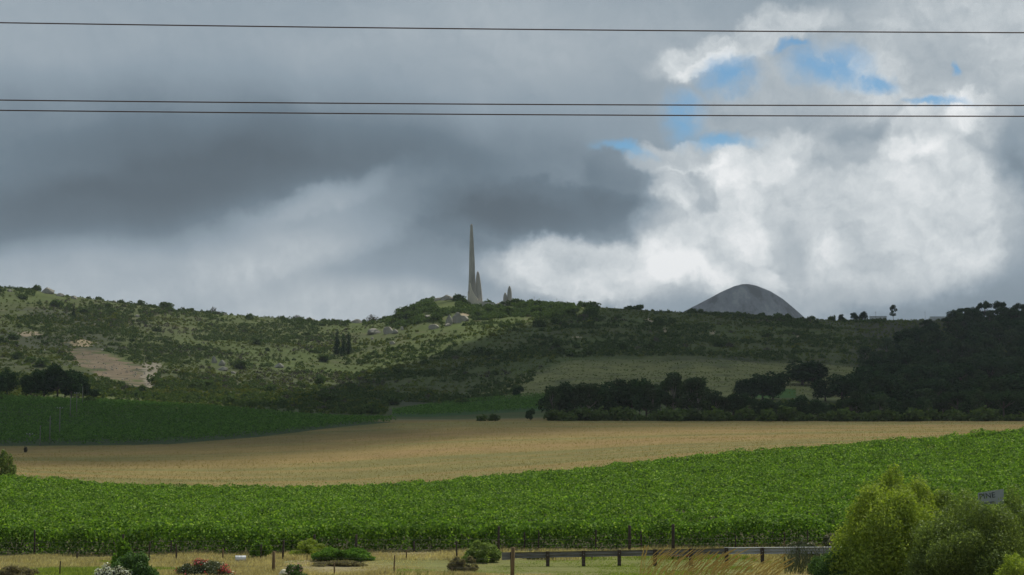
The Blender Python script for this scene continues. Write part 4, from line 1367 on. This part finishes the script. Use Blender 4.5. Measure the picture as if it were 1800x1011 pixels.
# ------------------------------------------------------------------ foreground bushes
def big_bush(name, px, Y, foot, wpx, hpx, mat, n_, ls, label, seed, nb=16, group=None, aspect=2.2, petals=None, cat='bush', inner=.35, jit=.6):
    nb = int(nb * 3)
    global rng
    rng = np.random.default_rng(seed); rr = random.Random(seed)
    x = (px - 900) / F * Y; g_ = h1(x, Y)
    W = wpx / 2 / F * Y; Ht = max(.3, (proj(x, Y, g_)[1] - (foot - hpx)) / F * Y)
    e = empty(name, (x, Y, g_)); tag(e, label, cat, group)
    bl = []
    for i in range(nb):
        a = rr.uniform(0, 6.28); rad = rr.uniform(.12, .26)
        zt_ = rr.random() ** .9; rr_ = (1 - rad) * (1 if rr.random() < .65 else rr.uniform(.2, .9)) * rr.uniform(.88, 1.06)
        q = math.sqrt(1 - zt_ * zt_) * rr_
        bl.append(((math.cos(a) * q, math.sin(a) * q, max(.1, zt_ * rr_)), rad))
    SC = np.array([W * 1.05, W * .85, Ht * 1.04])

    def spts(n2, inn):
        P, D = shell_points(bl, n2, inn, rough_=.16)
        P = P * SC; D = D / SC; D /= np.linalg.norm(D, axis=1, keepdims=True)
        return P, D
    P, D = spts(n_, inner)
    k = P[:, 2] > .02
    P, D = P[k], D[k]
    Vv, Fc = leaves(P, D, ls * rng.uniform(.6, 1.35, len(P)), aspect, jit)
    link('foliage', npmesh('foliage', Vv, Fc, M[mat]), e)
    # fine twigs reaching past the leaf masses
    m2 = MB()
    for (c, r2) in bl:
        c = (c[0] * SC[0], c[1] * SC[1], c[2] * SC[2])
        m2.tube([(0 + c[0] * .15, c[1] * .15, 0), (c[0] * .55, c[1] * .55, c[2] * .5), c], [.03, .018, .006], 5)
    m2.build('stems', M['bark'], e)
    if petals:
        pm, pn, ps, lo = petals
        P, D = spts(pn * 3, .05); P = P * 1.05
        k = (P[:, 2] > Ht * lo) & (fbm(P[:, 0], P[:, 2], .5, 2, seed) > -.25)
        Vv, Fc = leaves(P[k], D[k], ps * rng.uniform(.7, 1.3, k.sum()), 1.0, .5)
        link('blossoms', npmesh('blossoms', Vv, Fc, M[pm]), e)
    return e


# large ones on the right
big_bush('bush', 1562, 92, 1011, 245, 158, 'willow', 90000, .072, 'large light yellow green bush, widest in the right foreground', 101, 26)
big_bush('bush', 1592, 97, 1011, 190, 186, 'willow', 52000, .072, 'tall yellow green bush topping the large one in the right foreground', 108, 14)
big_bush('bush', 1668, 98, 1011, 180, 152, 'olive', 40000, .072, 'olive green bush behind and between the large yellow green and glinting bushes', 102, 16)
big_bush('bush', 1706, 86, 1011, 260, 134, 'olive', 80000, .06, 'large olive green bush with glinting leaves in the right foreground', 103, 22)
big_bush('bush', 1812, 90, 1011, 210, 168, 'olive', 64000, .06, 'dark olive bush at the right edge of the photo beside the sign', 104, 20)
big_bush('bush', 1775, 82, 1011, 90, 45, 'willow', 7000, .055, 'small light green bush at the bottom right corner', 105, 9)
big_bush('bush', 1467, 92, 1011, 110, 55, 'bush_near', 11000, .055, 'low green bush at the left foot of the large yellow green bush', 106, 14)
big_bush('bush', 1510, 98, 1011, 80, 80, 'olive', 9000, .055, 'olive bush at the left shoulder of the large yellow green bush', 107, 10)
# middle and left
big_bush('bush', 848, 107, 990, 68, 40, 'olive', 15000, .06, 'round grey green bush left of the guardrail end', 108, 14, aspect=3.5)
big_bush('bush', 550, 110.5, 985, 78, 38, 'willow', 7000, .06, 'yellow green bush in front of the vines behind the thick post', 109, 10)
big_bush('bush', 240, 93, 1011, 90, 44, 'bush_near', 11000, .07, 'dark green leafy bush in the left foreground below a vineyard post', 110, 14)
big_bush('bush', 222, 96, 1011, 46, 62, 'vine', 5000, .09, 'bright green upright shoots above the dark left foreground bush', 111, 8)
big_bush('flowering_bush', 205, 92, 1011, 66, 24, 'bush_grey', 3500, .05, 'white flowering bush at the bottom left edge', 112, 10, petals=('petal_white', 700, .08, .3))
big_bush('flowering_bush', 365, 95, 1011, 104, 30, 'reed', 9000, .05, 'wide low bush covered in red pink flowers', 113, 14, petals=('petal_red', 700, .09, .2))
big_bush('flowering_bush', 520, 94, 1011, 46, 24, 'bush_near', 3800, .05, 'small dark bush with pale pink flowers beside the pale rock', 114, 9, petals=('petal_pink', 130, .07, .3))
big_bush('flowering_bush', 950, 108.5, 1000, 62, 20, 'bush_near', 3600, .05, 'low bush with pink flowers under the left part of the guardrail', 115, 9, petals=('petal_pink', 200, .09, .3))
big_bush('flowering_bush', 1195, 108.5, 1000, 64, 26, 'reed', 4200, .05, 'low bush with reddish flowers under the middle of the guardrail', 116, 9, petals=('petal_red', 130, .06, .3))
big_bush('grass_mound', 605, 107.5, 985, 105, 26, 'lush', 14000, .09, 'green grassy mound behind the wire fence', 117, 14, aspect=3.0, cat='mound')
big_bush('bush', 815, 101, 1000, 58, 24, 'brown', 6000, .06, 'tangled brownish green bush left of the guardrail end plate', 118, 9, aspect=4.0)
big_bush('bush', 600, 104, 1000, 95, 8, 'brown', 4200, .06, 'low brown grey scrub at the foot of the grassy mound', 119, 12, aspect=3.0)
big_bush('bush', 40, 91, 1011, 90, 20, 'brown', 5000, .06, 'dry brown bush in the bottom left corner', 120, 10, aspect=3.5)
big_bush('bush', 14, 243, 830, 46, 36, 'olive', 6000, .14, 'rounded bush in the dry field at the left edge', 121, 12)
big_bush('bush', 48, 395, 790, 6, 5, 'bush_grey', 300, .2, 'tiny bush alone in the dry field near the left vineyard', 122, 5)
big_bush('bush', 462, 109.5, 985, 40, 40, 'vine', 4000, .10, 'leafy green bush in front of the vines between two fence posts', 123, 8)


def stalks(name, px0, px1, Y0, Y1, n_, h0, h1_, lean, mat, wid, label, seed, plume=None, cat='grass clump', spread=.1):
    rr = random.Random(seed)
    x0, y0 = XY((px0 + px1) / 2, (Y0 + Y1) / 2)
    e = empty(name, (x0, y0, h1(x0, y0))); tag(e, label, cat)
    m2, m3 = MB(), MB()
    for i in range(n_):
        px = rr.uniform(px0, px1); Y = rr.uniform(Y0, Y1)
        x, y = XY(px, Y); z = h1(x, y)
        hh = rr.uniform(h0, h1_)
        ln = rr.gauss(lean, spread) * hh; ly = rr.gauss(0, spread) * hh
        p0 = Vector((x - x0, y - y0, z - h1(x0, y0)))
        pts = [p0, p0 + Vector((ln * .35, ly * .4, hh * .5)), p0 + Vector((ln * .8, ly * .8, hh * .85)), p0 + Vector((ln * 1.15, ly, hh))]
        m2.tube(pts, [wid, wid * .9, wid * .7, wid * .3], 4)
        if plume:
            m3.tube([pts[2] * .5 + pts[1] * .5, pts[2], pts[3], pts[3] + (pts[3] - pts[2]) * .4], [wid, plume, plume * .9, wid * .4], 5)
    tag(m2.build('stalks', M[mat], e), kind='stuff')
    if plume: tag(m3.build('plumes', M['plume' if mat != 'straw' else 'straw'], e), kind='stuff')
    return e


stalks('tall_grass_clump', 1120, 1190, 86, 92, 50, .7, 1.7, .55, 'straw', .009, 'golden grass stalks leaning right, left part in front of the guardrail', 1, .02)
stalks('tall_grass_clump', 1190, 1270, 85, 91, 80, .7, 1.7, .6, 'straw', .009, 'golden grass stalks leaning right, middle part in front of the guardrail', 2, .02)
stalks('tall_grass_clump', 1270, 1350, 84, 90, 60, .6, 1.4, .7, 'straw', .009, 'golden grass stalks leaning right, right part below the bright rail', 3, .02)
stalks('tall_grass_clump', 1120, 1130, 96, 98, 4, 1.0, 1.5, .12, 'straw', .015, 'two upright golden stalks in front of the rusty rail', 4, .035)
stalks('reed_clump', 1375, 1450, 96, 103, 260, .5, 1.35, .05, 'reed', .014, 'dark reeds growing in front of the bright rail', 5, None, 'reeds', .3)
big_bush('plume_grass', 1408, 108.5, 968, 62, 22, 'reed', 3800, .08, 'grass with soft grey pink plumes behind the bright rail, left clump', 130, 8, aspect=5.0, petals=('plume', 900, .10, .55), cat='grass clump')
big_bush('plume_grass', 1458, 108.5, 968, 46, 28, 'reed', 3400, .08, 'grass with soft grey pink plumes beside the big bushes, right clump', 131, 8, aspect=5.0, petals=('plume', 800, .10, .55), cat='grass clump')
stalks('tall_grass_clump', 690, 800, 88, 92, 90, .3, .7, .05, 'grass_green', .012, 'thin green weeds at the bottom edge below the fence', 7, None, 'weeds', .2)
stalks('tall_grass_clump', 530, 610, 87, 90, 80, .3, .6, .05, 'grass_green', .012, 'thin green weeds at the bottom edge right of the pale rock', 8, None, 'weeds', .2)

# ------------------------------------------------------------------ guardrail
GY = 105.0


def gz(px):
    return zrow(np.interp(px, [880, 960, 1150, 1270, 1500], [969.5, 968.0, 964.5, 962.0, 960.5]), GY)


gx0 = (905 - 900) / F * GY
gr_ = empty('guardrail', (gx0, GY, h1(gx0, GY)))
tag(gr_, 'long roadside guardrail, rusty dark on the left and bright galvanised on the right', 'guardrail')
bz = h1(gx0, GY)
wprof = [(0, 0), (-.035, -.02), (-.075, -.055), (-.075, -.095), (-.02, -.135), (-.02, -.185), (-.075, -.225), (-.075, -.265), (-.035, -.30), (0, -.32)]


def beam(pa, pb, name, mat, lab=None, off=0.0):
    pxs = np.linspace(pa, pb, max(2, int((pb - pa) / 15)))
    rings = []
    for p_ in pxs:
        x = (p_ - 900) / F * GY - gx0; z = gz(p_) - bz
        rings.append([(x, -y_ + off, z + z_) for (y_, z_) in wprof] + [(x, -y_ + .006 + off, z + z_ * 1.001 - .002) for (y_, z_) in wprof[::-1]])
    m2 = MB(); m2.loft(rings)
    o = m2.build(name, mat, gr_)
    if lab: o['label'] = lab
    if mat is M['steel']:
        m3 = MB(); m3.tube([((p_ - 900) / F * GY - gx0, off + .004, gz(p_) - bz + .014) for p_ in pxs], .024, 8)  # added white tube, its colour stands for sun on the beam's top edge
        m3.build('white_sunlit_edge', M['white'], o, True)


beam(903, 1090, 'rail_section', M['steel_rust'], 'rusty dark rail section at the left', .10)
beam(1088.5, 1272, 'rail_section', M['steel_rust'], 'rusty dark rail section in the middle', .108)
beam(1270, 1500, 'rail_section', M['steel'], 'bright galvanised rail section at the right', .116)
# flat flared end
m2 = MB()
zt = gz(890) - bz
xa = (882 - 900) / F * GY - gx0; xb = (905 - 900) / F * GY - gx0
m2.loft([[(xa, .12, zt + .0), (xa, .13, zt + .0), (xa, .13, zt - .42), (xa, .12, zt - .42)], [(xb, .12, zt + .02), (xb, .13, zt + .02), (xb, .13, zt - .38), (xb, .12, zt - .38)]])
o = m2.build('end_plate', M['steel_rust'], gr_); o['label'] = 'flat weathered end plate of the rail'
for p_ in list(np.arange(900, 1500, 62.3)):
    x = (p_ - 900) / F * GY - gx0
    g_ = h1(x + gx0, GY) - bz; zt = gz(p_) - bz + .03
    m2 = MB(); m2.box((x, -.045, (zt + g_ - .3) / 2), (.19, .16, zt - g_ + .3))
    pst = m2.build('post', M['wood_dark'], gr_)
    m2 = MB(); m2.tube([(x, -.13, zt - .2), (x, -.15, zt - .2)], .02, 6)
    m2.build('bolt', M['steel'], pst)

# ------------------------------------------------------------------ wire fences
def fence(name, label, Yf, posts, nwires, hw, x_a, x_b):
    x0 = (posts[0][0] - 900) / F * Yf
    e = empty(name, (x0, Yf, h1(x0, Yf))); tag(e, label, 'fence')
    z0 = h1(x0, Yf)
    for (px, top, wd, dk) in posts:
        x = (px - 900) / F * Yf; g_ = h1(x, Yf); zt = zrow(top, Yf)
        ln = random.uniform(-.03, .03)
        m2 = MB(); m2.tube([(x - x0, 0, g_ - z0 - .3), (x - x0 + ln, 0, (g_ + zt) / 2 - z0), (x - x0 + ln * 2, 0, zt - z0 - .02), (x - x0 + ln * 2, 0, zt - z0)], [wd, wd * .97, wd * .93, wd * .7], 7)
        m2.build('post', M['wood_dark' if dk else 'wood'], e, True)
    for q in range(nwires):
        hh = hw * (q + 1) / nwires
        pts = []
        for px in np.linspace(x_a, x_b, 60):
            x = (px - 900) / F * Yf
            pts.append((x - x0, .06, h1(x, Yf) - z0 + hh))
        m2 = MB(); m2.tube(pts, .0022, 4); m2.build('wire', M['fence_wire'], e)


fence('wire_fence', 'low wire fence on thin wooden posts nearest the camera', 96.5,
      [(112, 984, .035, 1), (484, 967, .085, 0), (591, 986, .04, 0), (694, 974, .04, 0), (796, 995, .03, 0), (900, 960, .105, 0)], 4, .85, -40, 1150)
fence('wire_fence', 'wire fence on dark thin posts just in front of the vines', 108.0,
      [(142, 968, .04, 1), (267, 950, .045, 1), (315, 955, .05, 1), (396, 962, .05, 0), (462, 955, .04, 1), (500, 948, .06, 1), (628, 938, .07, 1), (716, 964, .045, 0), (804, 950, .05, 1), (1040, 974, .05, 0), (1375, 950, .04, 0)], 4, 1.1, -40, 1450)

# drum lying in the grass
Yd = 106.0
x, y = XY(427, Yd)
dr = empty('drum', (x, y, h1(x, y) + .26), math.radians(8)); tag(dr, 'white drum lying on its side in the dry grass left of the middle', 'drum')
m2 = MB()
L_, R_ = .29, .15
prof_ = [(-L_, R_ * .93), (-L_, R_), (-L_ + .02, R_ * 1.03), (-.1, R_), (-.09, R_ * 1.03), (-.08, R_), (.08, R_), (.09, R_ * 1.03), (.1, R_), (L_ - .02, R_ * 1.03), (L_, R_), (L_, R_ * .93)]
m2.loft([[(a_, math.cos(t) * b_, math.sin(t) * b_) for t in np.linspace(0, 2 * math.pi, 21)[:-1]] for (a_, b_) in prof_], cap=False)
m2.build('shell', M['white'], dr, True)
for s_ in (-1, 1):
    m2 = MB(); m2.loft([[(s_ * (L_ - .012), math.cos(t) * R_ * .95, math.sin(t) * R_ * .95) for t in np.linspace(0, 2 * math.pi, 21)[:-1]], [(s_ * (L_ - .004), math.cos(t) * R_ * .95, math.sin(t) * R_ * .95) for t in np.linspace(0, 2 * math.pi, 21)[:-1]]])
    m2.build('lid', M['dark'] if s_ < 0 else M['white'], dr)  # left lid coloured dark to show the end turned from the sun
# pale rock at the bottom edge
x, y = XY(503, 94.5)
o = link('rock', boulder_mesh('rock', 17, M['pale_stone'])); o.location = (x, y, h1(x, y) + .16); o.scale = (.42, .34, .36)
tag(o, 'pale rounded rock at the bottom edge below the brown fence post', 'rock')

# sign among the bushes
Ysn = 93.0
x, y = XY(1737, Ysn)
sg = empty('sign', (x, y, h1(x, y)), math.radians(-12)); tag(sg, 'slanting grey sign board half hidden behind the right hand bushes', 'sign')
zc = zrow(877, Ysn) - h1(x, y)
m2 = MB(); kk = Ysn / F
m2.add([(-22 * kk, -.02, zc - 9 * kk), (22 * kk, -.02, zc - 9 * kk + .02), (22 * kk, -.02, zc + 18 * kk), (-22 * kk, -.02, zc + 11 * kk),
        (-22 * kk, .02, zc - 9 * kk), (22 * kk, .02, zc - 9 * kk + .02), (22 * kk, .02, zc + 18 * kk), (-22 * kk, .02, zc + 11 * kk)],
       [(0, 1, 2, 3), (7, 6, 5, 4), (0, 4, 5, 1), (1, 5, 6, 2), (2, 6, 7, 3), (3, 7, 4, 0)])
m2.build('board', M['sign_face'], sg)
m2 = MB(); m2.box((-6 * kk, -.03, zc - 6.2 * kk), (24 * kk, .016, 3.4 * kk), 0, .12); m2.build('lower_panel', M['sign_blue'], sg)
fc = bpy.data.curves.new('lettering', 'FONT'); fc.body = 'PINE'; fc.size = 13 * kk; fc.extrude = .004; fc.space_character = 1.05
fo = bpy.data.objects.new('lettering', fc); COL.objects.link(fo)
dg = bpy.context.evaluated_depsgraph_get()
me = bpy.data.meshes.new_from_object(fo.evaluated_get(dg)); bpy.data.objects.remove(fo)
me.materials.clear(); me.materials.append(M['dark'])
lt = link('lettering', me, sg); lt.rotation_euler = (math.pi / 2, math.radians(-7), 0); lt.location = (-19.5 * kk, -.027, zc + .2 * kk)
for q in (-17, 17):
    m2 = MB(); m2.tube([(q * kk, .07, -.3), (q * kk, .07, zc + 9 * kk)], .045, 8); m2.build('post', M['wood_dark'], sg, True)

# ------------------------------------------------------------------ power lines high in front
YW = 38.0
for i, (a_, b_, c_, lab) in enumerate(((40, 51.5, 57.5, 'topmost dark power line crossing the sky'), (176, 183.5, 185.5, 'middle dark power line crossing the sky, upper of the close pair'), (194, 201.5, 204.5, 'lowest dark power line crossing the sky, lower of the close pair'))):
    co = np.polyfit([0, 900, 1800], [a_, b_, c_], 2)
    pts = []
    for px in np.linspace(-2600, 4400, 160):
        # exact placement on the pitched view
        d = px_dir(px, float(np.polyval(co, px)))
        Yq = YW + i * .35
        t = Yq / d.y
        pts.append((d.x * t, Yq, HC + d.z * t))
    m2 = MB(); m2.tube(pts, .0135, 6)
    o = m2.build('power_line', M['wire'], None, True)
    tag(o, lab, 'power line')

# ------------------------------------------------------------------ haze
hz, n = newmat('haze')
pv = n.n('ShaderNodeVolumePrincipled')
pv.inputs['Color'].default_value = (.86, .93, 1.0, 1)
pv.inputs['Density'].default_value = 4.5e-5
pv.inputs['Anisotropy'].default_value = 0.2
o_ = n.n('ShaderNodeOutputMaterial')
n.t.links.new(pv.outputs[0], o_.inputs['Volume'])
m2 = MB(); m2.box((0, 3050, 229), (13100, 8000, 502))
hb = m2.build('haze', hz); tag(hb, 'thin pale blue air haze over the land', kind='stuff')
hb.display_type = 'WIRE'


# ------------------------------------------------------------------ telling look-alikes apart in their labels
LM = [(150, 'near the left edge'), (300, 'near the bare scar'), (480, 'below the level ridge'), (640, 'near the three conifers'), (780, 'left of the monument'),
      (890, 'under the monument'), (1040, 'right of the monument'), (1200, 'left of the mountain'), (1420, 'under the mountain'), (1540, 'right of the mountain'),
      (1650, 'under the lone tree'), (1790, 'under the umbrella pines'), (9999, 'at the right edge')]
ORD = ['leftmost', 'second from left', 'third from left', 'fourth from left', 'fifth from left', 'sixth from left', 'seventh from left', 'eighth from left', 'ninth from left', 'tenth from left']


def opx(o):
    return 900 + F * o.location.x / max(o.location.y, 1)


def regroup():
    d_ = {}
    for o in COL.objects:
        if o.parent is None and 'label' in o.keys() and o.get('kind') is None:
            d_.setdefault(o['label'], []).append(o)
    return d_


for stage in range(3):
    for lb_, os_ in regroup().items():
        if len(os_) < 2: continue
        if stage == 0:
            for o in os_:
                o['label'] = lb_ + ', ' + next(t for (p_, t) in LM if opx(o) < p_)
        elif stage == 1 and len(os_) > 5:
            hs_ = sorted(o.scale[2] for o in os_)
            a_, b_ = hs_[len(hs_) // 3], hs_[2 * len(hs_) // 3]
            for o in os_:
                o['label'] = ('small ' if o.scale[2] < a_ else 'large ' if o.scale[2] >= b_ else 'medium ') + lb_
        elif stage == 2:
            for o, t in zip(sorted(os_, key=opx), ORD + ['further right'] * 99):
                o['label'] = lb_ + ', ' + (t if t != 'leftmost' or len(os_) > 2 else 'left one')
